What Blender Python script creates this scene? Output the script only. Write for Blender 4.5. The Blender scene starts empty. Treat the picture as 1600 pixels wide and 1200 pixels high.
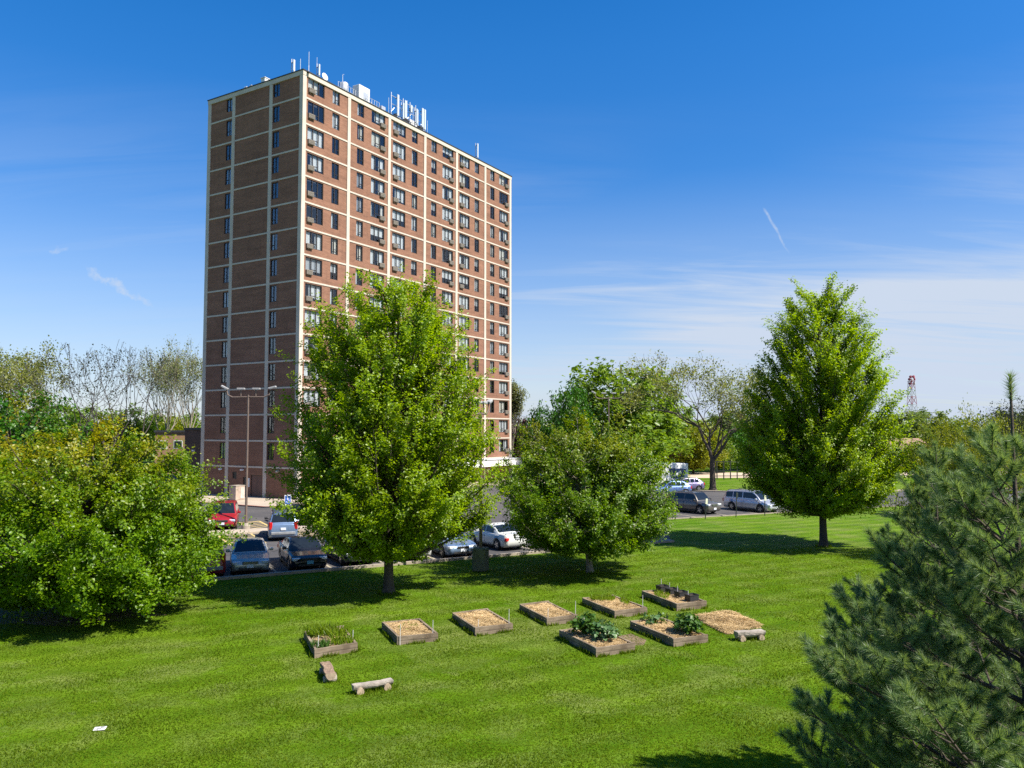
import bpy, math, random
import numpy as np
from mathutils import Vector, Matrix
R = math.radians
C = bpy.context.scene.collection
sc = bpy.context.scene
# ------------------------------------------------------------------ camera, world, sun, exposure
CAM_H, FPX, PITCH = 7.0, 1245.7, R(3.297)          # eye height, focal length in 1600 px, upward tilt
cam = bpy.data.objects.new("camera", bpy.data.cameras.new("camera")); C.objects.link(cam)
cam.location = (0, 0, CAM_H); cam.rotation_euler = (R(90) + PITCH, 0, 0)
cam.data.sensor_width = 36; cam.data.lens = 36 * FPX / 1600; cam.data.clip_start = .1; cam.data.clip_end = 6000
sc.camera = cam
SUN_AZ, SUN_EL = R(-24), R(50)                       # azimuth from +X (anticlockwise), elevation
sd = Vector((math.cos(SUN_EL) * math.cos(SUN_AZ), math.cos(SUN_EL) * math.sin(SUN_AZ), math.sin(SUN_EL)))
sun = bpy.data.objects.new("sun", bpy.data.lights.new("sun", 'SUN')); C.objects.link(sun)
sun.data.energy = 4.6; sun.data.angle = R(.5); sun.data.color = (1, .93, .82)
sun.rotation_euler = (-sd).to_track_quat('-Z', 'Y').to_euler()
sc.view_settings.view_transform = 'Standard'; sc.view_settings.look = 'None'
sc.view_settings.gamma = 1; sc.view_settings.exposure = 1.15
try: sc.cycles.use_denoising = False
except Exception: pass
sc.cycles.max_bounces = 8; sc.cycles.transparent_max_bounces = 12

class NT:
    """small helper for node trees"""
    def __init__(s, tree): s.t = tree; s.n = tree.nodes; s.l = tree.links
    def node(s, typ, **kw):
        n = s.n.new(typ)
        for k, v in kw.items(): setattr(n, k, v)
        return n
    def put(s, sock, v):
        if v is None: return
        if hasattr(v, 'is_output') or isinstance(v, bpy.types.NodeSocket): s.l.new(v, sock)
        else: sock.default_value = v
    def math(s, op, a, b=None, c=None, clamp=False):
        n = s.node('ShaderNodeMath', operation=op, use_clamp=clamp)
        for i, v in enumerate((a, b, c)): s.put(n.inputs[i], v)
        return n.outputs[0]
    def mix(s, fac, a, b, blend='MIX'):
        n = s.node('ShaderNodeMix', data_type='RGBA', blend_type=blend)
        s.put(n.inputs[0], fac)
        for i, v in ((6, a), (7, b)):
            if isinstance(v, tuple) and len(v) == 3: v = v + (1,)
            s.put(n.inputs[i], v)
        return n.outputs[2]
    def noise(s, vec, scale, detail=3, rough=.55, dist=0):
        n = s.node('ShaderNodeTexNoise'); s.put(n.inputs['Vector'], vec)
        n.inputs['Scale'].default_value = scale; n.inputs['Detail'].default_value = detail
        n.inputs['Roughness'].default_value = rough; n.inputs['Distortion'].default_value = dist
        return n.outputs['Fac']
    def ramp(s, fac, p0, p1, c0=(0, 0, 0, 1), c1=(1, 1, 1, 1)):
        n = s.node('ShaderNodeValToRGB'); s.put(n.inputs[0], fac)
        e = n.color_ramp.elements; e[0].position = p0; e[1].position = p1; e[0].color = c0; e[1].color = c1
        return n.outputs[0]
    def sep(s, v):
        n = s.node('ShaderNodeSeparateXYZ'); s.put(n.inputs[0], v); return n.outputs
    def comb(s, x, y, z):
        n = s.node('ShaderNodeCombineXYZ')
        for i, v in enumerate((x, y, z)): s.put(n.inputs[i], v)
        return n.outputs[0]
    def vmap(s, v, scale=(1, 1, 1), rot=(0, 0, 0), loc=(0, 0, 0)):
        n = s.node('ShaderNodeMapping'); s.put(n.inputs[0], v)
        n.inputs['Scale'].default_value = scale; n.inputs['Rotation'].default_value = rot; n.inputs['Location'].default_value = loc
        return n.outputs[0]

W = bpy.data.worlds.new("World"); sc.world = W; W.use_nodes = True
t = NT(W.node_tree); bg = W.node_tree.nodes['Background']; bg.inputs['Strength'].default_value = .085
sky = t.node('ShaderNodeTexSky', sky_type='NISHITA', sun_disc=False)
sky.sun_elevation = SUN_EL; sky.sun_rotation = R(90) - SUN_AZ
sky.air_density = 1.0; sky.dust_density = .35; sky.ozone_density = 3.0
tc = t.node('ShaderNodeTexCoord').outputs['Generated']
d = t.sep(tc)
hs = t.node('ShaderNodeHueSaturation'); hs.inputs['Saturation'].default_value = 1.42; hs.inputs['Value'].default_value = 1.0
t.put(hs.inputs['Color'], t.mix(1.0, sky.outputs[0], (1.0, .94, .985, 1), 'MULTIPLY'))
el = t.math('ARCSINE', d[2]); az = t.math('ARCTAN2', d[0], d[1])
dome = t.comb(t.math('DIVIDE', d[0], t.math('ADD', t.math('MAXIMUM', d[2], 0), .12)),
              t.math('DIVIDE', d[1], t.math('ADD', t.math('MAXIMUM', d[2], 0), .12)), 0.0)
big = t.noise(t.vmap(dome, (.32, .55, 1), (0, 0, R(18)), (3.1, .4, 0)), 1.0, 3, .5, .4)
fib = t.noise(t.vmap(dome, (.45, 2.6, 1), (0, 0, R(-14)), (1.3, 0, 0)), 1.6, 7, .62, .7)
veil = t.math('MULTIPLY', t.ramp(big, .34, .58), t.ramp(fib, .25, .62))
eb = t.ramp(t.math('DIVIDE', el, R(23)), .42, 1.0, (1, 1, 1, 1), (0, 0, 0, 1))          # cirrus live in the lower sky
rb = t.ramp(t.math('ADD', t.math('MULTIPLY', az, 1.15), .5), .28, .78, (.30, .30, .30, 1), (1, 1, 1, 1))
cl = t.math('MULTIPLY', t.math('MULTIPLY', veil, eb), rb)
low = t.ramp(t.math('DIVIDE', el, R(18)), .0, 1.0, (1, 1, 1, 1), (0, 0, 0, 1))           # thin milky layer towards the horizon
low = t.math('MULTIPLY', t.math('POWER', low, 1.2), t.math('ADD', .62, t.math('MULTIPLY', fib, .45)))
top = t.math('ADD', t.math('ADD', R(11.0), t.math('MULTIPLY', az, .09)), t.math('MULTIPLY', t.math('SUBTRACT', big, .5), R(15)))
sheet_ = t.ramp(t.math('DIVIDE', t.math('SUBTRACT', top, el), R(6.5)), 0.0, 1.0)                # a broad veil with an uneven upper edge
sheet_ = t.math('MULTIPLY', t.math('MULTIPLY', sheet_, t.math('ADD', .20, t.math('MULTIPLY', rb, .95))), t.math('ADD', .44, t.math('MULTIPLY', t.ramp(fib, .32, .66), .72)))
cover = t.math('MAXIMUM', t.math('MAXIMUM', t.math('MULTIPLY', cl, .9), sheet_), t.math('MULTIPLY', low, t.math('ADD', .72, t.math('MULTIPLY', rb, .25))))
def streak(a0, e0, a1, e1, w, amp):
    """a condensation trail between two directions of the sky (degrees)"""
    a0, e0, a1, e1, w = map(R, (a0, e0, a1, e1, w))
    L = math.hypot(a1 - a0, e1 - e0); ux, uy = (a1 - a0) / L, (e1 - e0) / L
    x = t.math('SUBTRACT', az, a0); y = t.math('SUBTRACT', el, e0)
    s = t.math('DIVIDE', t.math('ADD', t.math('MULTIPLY', x, ux), t.math('MULTIPLY', y, uy)), L)
    wob = t.math('MULTIPLY', t.math('SUBTRACT', t.noise(tc, 55, 4, .6), .5), w * 4)
    q = t.math('ADD', t.math('ADD', t.math('MULTIPLY', x, -uy), t.math('MULTIPLY', y, ux)), wob)
    g = t.math('EXPONENT', t.math('MULTIPLY', t.math('POWER', t.math('DIVIDE', q, w), 2.0), -1.0))
    env = t.math('MULTIPLY', t.ramp(s, 0, .12), t.ramp(s, .55, 1.1, (1, 1, 1, 1), (0, 0, 0, 1)))
    return t.math('MULTIPLY', t.math('MULTIPLY', g, env), t.math('MULTIPLY', t.noise(tc, 90, 3, .7), amp))
for a in ((17.7, 15.2, 19.9, 10.8, .10, .95), (-28.7, 10.3, -23.0, 7.4, .32, 1.25), (-30.6, 11.1, -29.0, 11.5, .25, .9)):
    cover = t.math('MAXIMUM', cover, streak(*a))
clear = t.mix(1.0, hs.outputs[0], t.ramp(t.math('DIVIDE', el, R(26)), 0, 1, (.70, .74, .80, 1), (1, 1, 1, 1)), 'MULTIPLY')
col = t.mix(t.math('MINIMUM', cover, 1.0), clear, (3.25, 3.75, 4.55, 1))
W.node_tree.links.new(col, bg.inputs['Color'])

# ------------------------------------------------------------------ helpers
def G(px, py, z=0.0):
    """ground point (metres) seen at a pixel of the 1600 x 1200 photograph"""
    u, v = (px - 800) / FPX, -(py - 600) / FPX
    dx, dy, dz = u, math.cos(PITCH) - v * math.sin(PITCH), math.sin(PITCH) + v * math.cos(PITCH)
    k = (z - CAM_H) / dz
    return Vector((dx * k, dy * k, z))
def X(px, y): return (px - 800) / FPX * y             # world x of a pixel column at depth y
def Z(py, y): return CAM_H - (py - 671.8) / FPX * y   # world z of a pixel row at depth y

def tag(o, label=None, cat=None, group=None, kind=None):
    if label: o['label'] = label
    if cat: o['category'] = cat
    if group: o['group'] = group
    if kind: o['kind'] = kind
    return o
def empty(name, loc=(0, 0, 0), rz=0, label=None, cat=None, group=None):
    o = bpy.data.objects.new(name, None); C.objects.link(o)
    o.location = loc; o.rotation_euler = (0, 0, rz); o.empty_display_size = .2
    return tag(o, label, cat, group)
def link(name, me, parent=None, loc=(0, 0, 0), rot=(0, 0, 0)):
    o = bpy.data.objects.new(name, me); C.objects.link(o)
    o.parent = parent; o.location = loc; o.rotation_euler = rot
    return o
def copy_tree(o, parent=None):
    c = o.copy(); C.objects.link(c); c.parent = parent
    for ch in list(o.children): copy_tree(ch, c)
    return c

class MB:
    """collects boxes, tubes and sheets; build() makes ONE mesh object"""
    def __init__(s): s.v = []; s.f = []
    def add(s, vs, fs):
        n = len(s.v); s.v += [tuple(p) for p in vs]; s.f += [tuple(i + n for i in f) for f in fs]; return s
    def box(s, x0, x1, y0, y1, z0, z1, m=None, taper=0.0):
        a = taper
        vs = [(x0, y0, z0), (x1, y0, z0), (x1, y1, z0), (x0, y1, z0), (x0 + a, y0 + a, z1), (x1 - a, y0 + a, z1), (x1 - a, y1 - a, z1), (x0 + a, y1 - a, z1)]
        if m is not None: vs = [tuple(m @ Vector(p)) for p in vs]
        return s.add(vs, [(3, 2, 1, 0), (4, 5, 6, 7), (0, 1, 5, 4), (1, 2, 6, 5), (2, 3, 7, 6), (3, 0, 4, 7)])
    def cbox(s, x0, x1, y0, y1, z0, z1, b=.01, m=None):
        """box with chamfered edges"""
        vs = []; ix = {}
        for ax in range(3):
            for i in (0, 1):
                for j in (0, 1):
                    for k in (0, 1):
                        p = [(x0, x1)[i], (y0, y1)[j], (z0, z1)[k]]; sg = [(1, -1)[i], (1, -1)[j], (1, -1)[k]]
                        for q in range(3):
                            if q != ax: p[q] += sg[q] * b
                        ix[(ax, i, j, k)] = len(vs); vs.append(p)
        fs = []
        for ax in range(3):
            for e in (0, 1):
                o = [q for q in range(3) if q != ax]; ring = []
                for a_, b_ in ((0, 0), (1, 0), (1, 1), (0, 1)):
                    c = [0, 0, 0]; c[ax] = e; c[o[0]] = a_; c[o[1]] = b_; ring.append(ix[(ax, *c)])
                fs.append(ring)
        for ax in range(3):
            o = [q for q in range(3) if q != ax]
            for a_ in (0, 1):
                for b_ in (0, 1):
                    c0 = [0, 0, 0]; c0[o[0]] = a_; c0[o[1]] = b_; c1 = list(c0); c1[ax] = 1
                    fs.append((ix[(o[0], *c0)], ix[(o[1], *c0)], ix[(o[1], *c1)], ix[(o[0], *c1)]))
        for i in (0, 1):
            for j in (0, 1):
                for k in (0, 1): fs.append(tuple(ix[(ax, i, j, k)] for ax in range(3)))
        if m is not None: vs = [tuple(m @ Vector(p)) for p in vs]
        return s.add(vs, fs)
    def tube(s, pts, r, n=8, cap=True):
        pts = [Vector(p) for p in pts]; rs = r if isinstance(r, (list, tuple)) else [r] * len(pts)
        vs = []; fs = []
        for i, p in enumerate(pts):
            tdir = (pts[min(i + 1, len(pts) - 1)] - pts[max(i - 1, 0)]).normalized()
            a = tdir.cross(Vector((0, 0, 1)) if abs(tdir.z) < .95 else Vector((1, 0, 0))).normalized(); b = tdir.cross(a)
            for k in range(n):
                q = 2 * math.pi * k / n; vs.append(p + (a * math.cos(q) + b * math.sin(q)) * rs[i])
        for i in range(len(pts) - 1):
            for k in range(n): fs.append((i * n + k, i * n + (k + 1) % n, (i + 1) * n + (k + 1) % n, (i + 1) * n + k))
        if cap: fs += [tuple(range(n))[::-1], tuple((len(pts) - 1) * n + k for k in range(n))]
        return s.add(vs, fs)
    def lathe(s, prof, n=16, m=None):
        vs = [(r * math.cos(2 * math.pi * k / n), r * math.sin(2 * math.pi * k / n), z) for r, z in prof for k in range(n)]
        fs = [(i * n + k, i * n + (k + 1) % n, (i + 1) * n + (k + 1) % n, (i + 1) * n + k) for i in range(len(prof) - 1) for k in range(n)]
        fs += [tuple(range(n))[::-1], tuple((len(prof) - 1) * n + k for k in range(n))]
        if m is not None: vs = [tuple(m @ Vector(p)) for p in vs]
        return s.add(vs, fs)
    def prism(s, poly, z0, z1, m=None):
        n = len(poly); vs = [(x, y, z0) for x, y in poly] + [(x, y, z1) for x, y in poly]
        fs = [tuple(range(n))[::-1], tuple(range(n, 2 * n))] + [(i, (i + 1) % n, n + (i + 1) % n, n + i) for i in range(n)]
        if m is not None: vs = [tuple(m @ Vector(p)) for p in vs]
        return s.add(vs, fs)
    def mesh(s, name, mat, smooth=False):
        me = bpy.data.meshes.new(name); me.from_pydata(s.v, [], s.f); me.materials.append(mat)
        if smooth: me.polygons.foreach_set('use_smooth', [True] * len(me.polygons))
        me.update(); return me
    def build(s, name, mat, parent=None, loc=(0, 0, 0), rot=(0, 0, 0), smooth=False):
        return link(name, s.mesh(name, mat, smooth), parent, loc, rot)
def np_mesh(name, V, F, mat, smooth=False):
    V = np.asarray(V, np.float32); F = np.asarray(F, np.int32); k = F.shape[1]
    me = bpy.data.meshes.new(name); me.vertices.add(len(V)); me.vertices.foreach_set('co', V.ravel())
    me.loops.add(F.size); me.loops.foreach_set('vertex_index', F.ravel())
    me.polygons.add(len(F)); me.polygons.foreach_set('loop_start', np.arange(0, F.size, k, dtype=np.int32))
    if smooth: me.polygons.foreach_set('use_smooth', np.ones(len(F), bool))
    me.materials.append(mat); me.update(calc_edges=True); me.validate(); return me

# ------------------------------------------------------------------ materials
MATS = {}
def mat(name, col, rough=.6, metal=0, noise=None, var=.25, spec=.5, bump=0, coat=0, coords='Object'):
    """principled material, colour mottled by object-space noise"""
    if name in MATS: return MATS[name]
    m = bpy.data.materials.new(name); m.use_nodes = True; q = NT(m.node_tree); b = m.node_tree.nodes['Principled BSDF']
    b.inputs['Roughness'].default_value = rough; b.inputs['Metallic'].default_value = metal
    b.inputs['Specular IOR Level'].default_value = spec; b.inputs['Coat Weight'].default_value = coat; b.inputs['Coat Roughness'].default_value = .05
    o = q.node('ShaderNodeTexCoord').outputs[coords]
    f = q.noise(o, noise or 3.0, 5, .6)
    lo = tuple(c * (1 - var) for c in col); hi = tuple(min(1, c * (1 + var)) for c in col)
    q.put(b.inputs['Base Color'], q.mix(q.ramp(f, .3, .7), lo, hi))
    if bump:
        bn = q.node('ShaderNodeBump'); bn.inputs['Strength'].default_value = bump; bn.inputs['Distance'].default_value = .02
        q.put(bn.inputs['Height'], q.noise(o, (noise or 3) * 5, 4, .6)); q.put(b.inputs['Normal'], bn.outputs[0])
    MATS[name] = m; return m
def leaf_mat(name, col, col2, trans=.38, young=None, gloss=.022):
    """leaves: every leaf has its own hue, light shines partly through; young = (colour, z0, z1) new growth up in the crown"""
    m = bpy.data.materials.new(name); m.use_nodes = True; q = NT(m.node_tree); q.n.clear()
    out = q.node('ShaderNodeOutputMaterial'); geo = q.node('ShaderNodeNewGeometry')
    o = q.node('ShaderNodeTexCoord').outputs['Object']
    rnd = geo.outputs['Random Per Island']
    c = q.mix(rnd, col, col2)
    if young:
        yc, z0, z1 = young
        zz = q.sep(o)[2]; zf = q.ramp(q.math('DIVIDE', q.math('SUBTRACT', zz, z0), z1 - z0), 0, 1)
        f = q.math('MULTIPLY', zf, q.ramp(q.math('ADD', q.noise(o, .55, 3), q.math('MULTIPLY', rnd, .22)), .49, .74))
        c = q.mix(f, c, yc)
    pt = q.ramp(q.noise(o, .5, 2), .3, .7, (.82, .82, .82, 1), (1.12, 1.12, 1.12, 1)); c = q.mix(1.0, c, pt, 'MULTIPLY')
    df = q.node('ShaderNodeBsdfDiffuse'); q.put(df.inputs[0], c)
    tr = q.node('ShaderNodeBsdfTranslucent'); q.put(tr.inputs[0], q.mix(1.0, c, (1.55, 1.45, .6, 1), 'MULTIPLY'))
    mx = q.node('ShaderNodeMixShader'); mx.inputs[0].default_value = trans; q.put(mx.inputs[1], df.outputs[0]); q.put(mx.inputs[2], tr.outputs[0])
    gl = q.node('ShaderNodeBsdfGlossy'); gl.inputs['Roughness'].default_value = .42; gl.inputs['Color'].default_value = (1, 1, 1, 1)
    m2 = q.node('ShaderNodeMixShader'); m2.inputs[0].default_value = gloss; q.put(m2.inputs[1], mx.outputs[0]); q.put(m2.inputs[2], gl.outputs[0])
    q.put(out.inputs[0], m2.outputs[0]); return m
def glass_mat(name, tint=(.78, .82, .86), base=.07, rough=.02):
    m = bpy.data.materials.new(name); m.use_nodes = True; q = NT(m.node_tree); q.n.clear()
    out = q.node('ShaderNodeOutputMaterial'); geo = q.node('ShaderNodeNewGeometry'); vd = q.node('ShaderNodeVectorMath', operation='DOT_PRODUCT'); q.put(vd.inputs[0], geo.outputs['Normal']); q.put(vd.inputs[1], geo.outputs['Incoming'])
    fr = q.math('ADD', .045, q.math('POWER', q.math('SUBTRACT', 1.0, q.math('ABSOLUTE', vd.outputs['Value']), clamp=True), 5.0))
    tp = q.node('ShaderNodeBsdfTransparent'); tp.inputs[0].default_value = (*tint, 1)
    gl = q.node('ShaderNodeBsdfGlossy'); gl.inputs['Roughness'].default_value = rough
    bn = q.node('ShaderNodeBump'); bn.inputs['Strength'].default_value = .05; bn.inputs['Distance'].default_value = .05
    q.put(bn.inputs['Height'], q.noise(q.node('ShaderNodeTexCoord').outputs['Object'], 1.2, 1)); q.put(gl.inputs['Normal'], bn.outputs[0])
    mx = q.node('ShaderNodeMixShader'); q.put(mx.inputs[0], q.math('ADD', fr, base, clamp=True))
    q.put(mx.inputs[1], tp.outputs[0]); q.put(mx.inputs[2], gl.outputs[0]); q.put(out.inputs[0], mx.outputs[0]); return m
def timber_mat(name, c0, c1):
    m = bpy.data.materials.new(name); m.use_nodes = True; q = NT(m.node_tree); b = m.node_tree.nodes['Principled BSDF']; o = q.node('ShaderNodeTexCoord').outputs['Object']
    g = q.noise(q.vmap(o, (1.4, 1.4, 30)), 1.0, 4, .6); k = q.math('ABSOLUTE', q.math('SUBTRACT', q.sep(o)[2], .135))
    c = q.mix(q.ramp(g, .3, .7), c0, c1); c = q.mix(q.ramp(q.noise(o, 1.6, 3), .4, .7), c, tuple(x * .7 for x in c0)); c = q.mix(q.ramp(k, .004, .010, (.85, .85, .85, 1), (0, 0, 0, 1)), c, (.03, .024, .018))
    q.put(b.inputs['Base Color'], c); b.inputs['Roughness'].default_value = .9; b.inputs['Specular IOR Level'].default_value = .2
    bn = q.node('ShaderNodeBump'); bn.inputs['Strength'].default_value = .5; bn.inputs['Distance'].default_value = .02; q.put(bn.inputs['Height'], g); q.put(b.inputs['Normal'], bn.outputs[0]); return m
def brick_mat(name, c1, c2, mortar):
    m = bpy.data.materials.new(name); m.use_nodes = True; q = NT(m.node_tree); b = m.node_tree.nodes['Principled BSDF']
    o = q.node('ShaderNodeTexCoord').outputs['Object']; x = q.sep(o)
    v = q.comb(q.math('ADD', x[0], x[1]), x[2], 0.0)
    br = q.node('ShaderNodeTexBrick'); q.put(br.inputs['Vector'], v); br.inputs['Scale'].default_value = 1
    br.inputs['Brick Width'].default_value = .3; br.inputs['Row Height'].default_value = .1; br.inputs['Mortar Size'].default_value = .011
    br.inputs['Color1'].default_value = (*c1, 1); br.inputs['Color2'].default_value = (*c2, 1); br.inputs['Mortar'].default_value = (*mortar, 1)
    br.inputs['Bias'].default_value = 0
    st = q.noise(q.vmap(v, (.25, 2.2, 1)), 1.0, 5, .6); pa = q.noise(v, .22, 3)
    c = q.mix(1.0, br.outputs[0], q.ramp(st, .3, .7, (.84, .84, .84, 1), (1.14, 1.14, 1.14, 1)), 'MULTIPLY')
    c = q.mix(1.0, c, q.ramp(pa, .35, .65, (.9, .9, .9, 1), (1.08, 1.08, 1.08, 1)), 'MULTIPLY')
    pb = q.node('ShaderNodeTexBrick'); q.put(pb.inputs['Vector'], v); pb.inputs['Scale'].default_value = 1; pb.inputs['Brick Width'].default_value = 2.3; pb.inputs['Row Height'].default_value = .9; pb.inputs['Mortar Size'].default_value = 0
    pb.inputs['Color1'].default_value = (.90, .90, .90, 1); pb.inputs['Color2'].default_value = (1.10, 1.09, 1.08, 1); c = q.mix(q.math('MULTIPLY', q.ramp(q.noise(v, .5, 3), .45, .6), .9), c, q.mix(1.0, c, pb.outputs[0], 'MULTIPLY'))   # patched areas
    run = q.noise(q.vmap(v, (2.6, .16, 1)), 1.0, 4, .6); c = q.mix(q.math('MULTIPLY', q.ramp(run, .56, .72), .35), c, q.mix(1.0, c, (.62, .62, .64, 1), 'MULTIPLY'))      # rain streaks
    q.put(b.inputs['Base Color'], c); b.inputs['Roughness'].default_value = .9; b.inputs['Specular IOR Level'].default_value = .2
    return m
ANG_ = R(24)
def grass_mat():
    m = bpy.data.materials.new('lawn_grass'); m.use_nodes = True; q = NT(m.node_tree); b = m.node_tree.nodes['Principled BSDF']
    o = q.node('ShaderNodeTexCoord').outputs['Object']
    big = q.noise(o, .13, 5, .6, .5); mid = q.noise(o, .55, 4, .6, .4); fine = q.noise(q.vmap(o, (1, 1, 1)), 9, 4, .7); fib = q.noise(o, 42, 2, .7)
    st = q.vmap(o, (.16, 1.0, 1), (0, 0, R(-24)))
    row = q.noise(st, .75, 3, .5, .25)
    c = q.mix(q.ramp(big, .36, .64), (.063, .140, .003), (.108, .182, .009))
    c = q.mix(q.math('MULTIPLY', q.ramp(mid, .45, .66), .75), c, (.145, .178, .040))
    c = q.mix(q.math('MULTIPLY', q.ramp(row, .42, .60), .42), c, (.050, .108, .001))
    c = q.mix(q.math('MULTIPLY', q.ramp(q.noise(o, .21, 5, .6, .6), .60, .72), .55), c, (.038, .088, .008))       # darker bluish patches
    wv = q.sep(q.vmap(o, (1, 1, 1), (0, 0, -ANG_), (0, 0, 0)))                       # trodden, paler grass along the garden beds
    wx = q.math('DIVIDE', q.math('SUBTRACT', wv[0], 12.0), 8.5); wy = q.math('DIVIDE', q.math('SUBTRACT', wv[1], 25.8), 3.6)
    wd = q.math('ADD', q.math('ADD', q.math('MULTIPLY', wx, wx), q.math('MULTIPLY', wy, wy)), q.math('MULTIPLY', q.noise(o, .8, 4), .9))
    c = q.mix(q.math('MULTIPLY', q.ramp(wd, .55, 1.55, (1, 1, 1, 1), (0, 0, 0, 1)), .55), c, (.145, .165, .045))
    c = q.mix(q.math('MULTIPLY', q.ramp(q.noise(o, 1.3, 5, .65, .5), .60, .70), .35), c, (.19, .20, .075))          # small dry tufts
    sx = q.sep(q.vmap(o, (1, 1, 1), (0, 0, R(-31)))); sw = q.math('SINE', q.math('ADD', q.math('MULTIPLY', sx[1], 4.6), q.math('MULTIPLY', q.noise(o, .25, 2), 1.6)))
    c = q.mix(1.0, c, q.ramp(q.math('ADD', .5, q.math('MULTIPLY', sw, .5)), .2, .8, (.88, .90, .9, 1), (1.12, 1.10, 1.15, 1)), 'MULTIPLY')     # mower stripes
    c = q.mix(1.0, c, q.ramp(fine, .25, .75, (.68, .72, .68, 1), (1.32, 1.28, 1.4, 1)), 'MULTIPLY')
    c = q.mix(1.0, c, q.ramp(fib, .25, .75, (.72, .74, .72, 1), (1.28, 1.26, 1.3, 1)), 'MULTIPLY')
    q.put(b.inputs['Base Color'], c); b.inputs['Roughness'].default_value = .8; b.inputs['Specular IOR Level'].default_value = .05
    bn = q.node('ShaderNodeBump'); bn.inputs['Strength'].default_value = .8; bn.inputs['Distance'].default_value = .06
    q.put(bn.inputs['Height'], q.math('ADD', fine, q.math('MULTIPLY', fib, .6))); q.put(b.inputs['Normal'], bn.outputs[0])
    return m
def asphalt_mat():
    m = bpy.data.materials.new('asphalt'); m.use_nodes = True; q = NT(m.node_tree); b = m.node_tree.nodes['Principled BSDF']
    o = q.node('ShaderNodeTexCoord').outputs['Object']
    c = q.mix(q.ramp(q.noise(o, .18, 5, .6), .35, .65), (.058, .056, .058), (.092, .086, .082))
    c = q.mix(q.math('MULTIPLY', q.ramp(q.noise(q.vmap(o, (.15, 1, 1), (0, 0, R(-27))), .5, 4), .55, .7), .5), c, (.05, .049, .05))
    c = q.mix(1.0, c, q.ramp(q.noise(o, 14, 4, .7), .3, .7, (.8, .8, .8, 1), (1.2, 1.2, 1.2, 1)), 'MULTIPLY')
    v = q.node('ShaderNodeTexVoronoi', feature='DISTANCE_TO_EDGE'); q.put(v.inputs['Vector'], q.mix(.06, o, q.noise(o, .9, 4))); v.inputs['Scale'].default_value = .17
    c = q.mix(q.ramp(v.outputs[0], .004, .012, (.75, .75, .75, 1), (0, 0, 0, 1)), c, (.03, .03, .03))
    q.put(b.inputs['Base Color'], c); b.inputs['Roughness'].default_value = .85; b.inputs['Specular IOR Level'].default_value = .3
    return m
M_GRASS = grass_mat(); M_ASPH = asphalt_mat()
M_BRICK = brick_mat('red_brown_brick', (.245, .118, .074), (.190, .088, .057), (.23, .155, .115))
M_CONC = mat('painted_concrete', (.49, .435, .365), .8, noise=.8, var=.10)
M_WALK = mat('pale_concrete', (.36, .30, .23), .9, noise=.6, var=.14)
M_KERB = mat('kerb_concrete', (.28, .24, .19), .9, noise=1.5, var=.2)
M_FRAME = mat('dark_bronze', (.022, .018, .017), .45)
M_DARKMETAL = mat('dark_metal', (.05, .05, .055), .5, .4)
M_GALV = mat('galvanised_steel', (.5, .52, .55), .45, .6, var=.12)
M_WHITE = mat('white_paint', (.66, .66, .65), .5, var=.05)
M_GLASS = glass_mat('window_glass'); M_GLASSB = glass_mat('end_window_glass', base=.16)
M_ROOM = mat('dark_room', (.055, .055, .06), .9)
M_YEL = mat('yellow_marking', (.50, .38, .15), .8, noise=6, var=.25)
M_LINE = mat('faded_marking', (.34, .30, .22), .85, noise=5, var=.3)
M_BARK = mat('grey_brown_bark', (.062, .048, .037), .95, noise=7, var=.45, bump=.6)
M_BARKD = mat('dark_bark', (.045, .037, .032), .95, noise=7, var=.4, bump=.6)
M_BARKP = mat('pale_bark', (.20, .175, .14), .95, noise=6, var=.4, bump=.5)
M_WOOD = timber_mat('weathered_timber', (.165, .125, .085), (.30, .245, .18))
M_RUB = mat('black_rubber', (.018, .018, .018), .8)
M_CARGLASS = mat('car_glass', (.012, .016, .02), .06, spec=.5)
M_CHROME = mat('bright_metal', (.62, .63, .65), .22, .9, var=.05)
M_LAMP = mat('lamp_lens', (.62, .65, .68), .12, spec=.9, var=.06)
M_TAIL = mat('tail_lens', (.42, .012, .012), .15, spec=.8, var=.1)
M_TRIM = mat('black_trim', (.02, .02, .021), .55)
M_PLATE = mat('plate_white', (.62, .66, .72), .5, noise=14, var=.2)

# ------------------------------------------------------------------ the setting
def sheet(name, poly, z, m, kind='structure', **k):
    b = MB(); b.add([(x, y, z) for x, y in poly], [tuple(range(len(poly)))]); return tag(b.build(name, m), kind=kind, **k)
MB().add([(-2500, -400, 0), (2500, -400, 0), (2500, 3500, 0), (-2500, 3500, 0)], [(0, 1, 2, 3)]).build('lawn', M_GRASS)
tag(bpy.data.objects['lawn'], kind='structure')
g2 = lambda px, py: tuple(G(px, py).xy)
K0, K1, K2, K3 = Vector(g2(308, 909)), Vector(g2(1049, 847)), Vector(g2(1036, 812)), Vector(g2(1402, 791))
kdir = (K1 - K0).normalized(); kn = Vector((-kdir.y, kdir.x))           # along the kerb, and away from the lawn
KL = K0 - kdir * 45; ANG = math.atan2(kdir.y, kdir.x)
K4 = Vector((95, 96)); far_r = Vector((95, 101))
lot = [KL, K1, K2, K3, K4, far_r, Vector(g2(1435, 766)), Vector(g2(1240, 772)), Vector(g2(1075, 767)), Vector((8, 99)), Vector((2, 128)), Vector((-70, 128)), Vector((-75, 60))]
sheet('parking_lot', lot, .004, M_ASPH)
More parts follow.
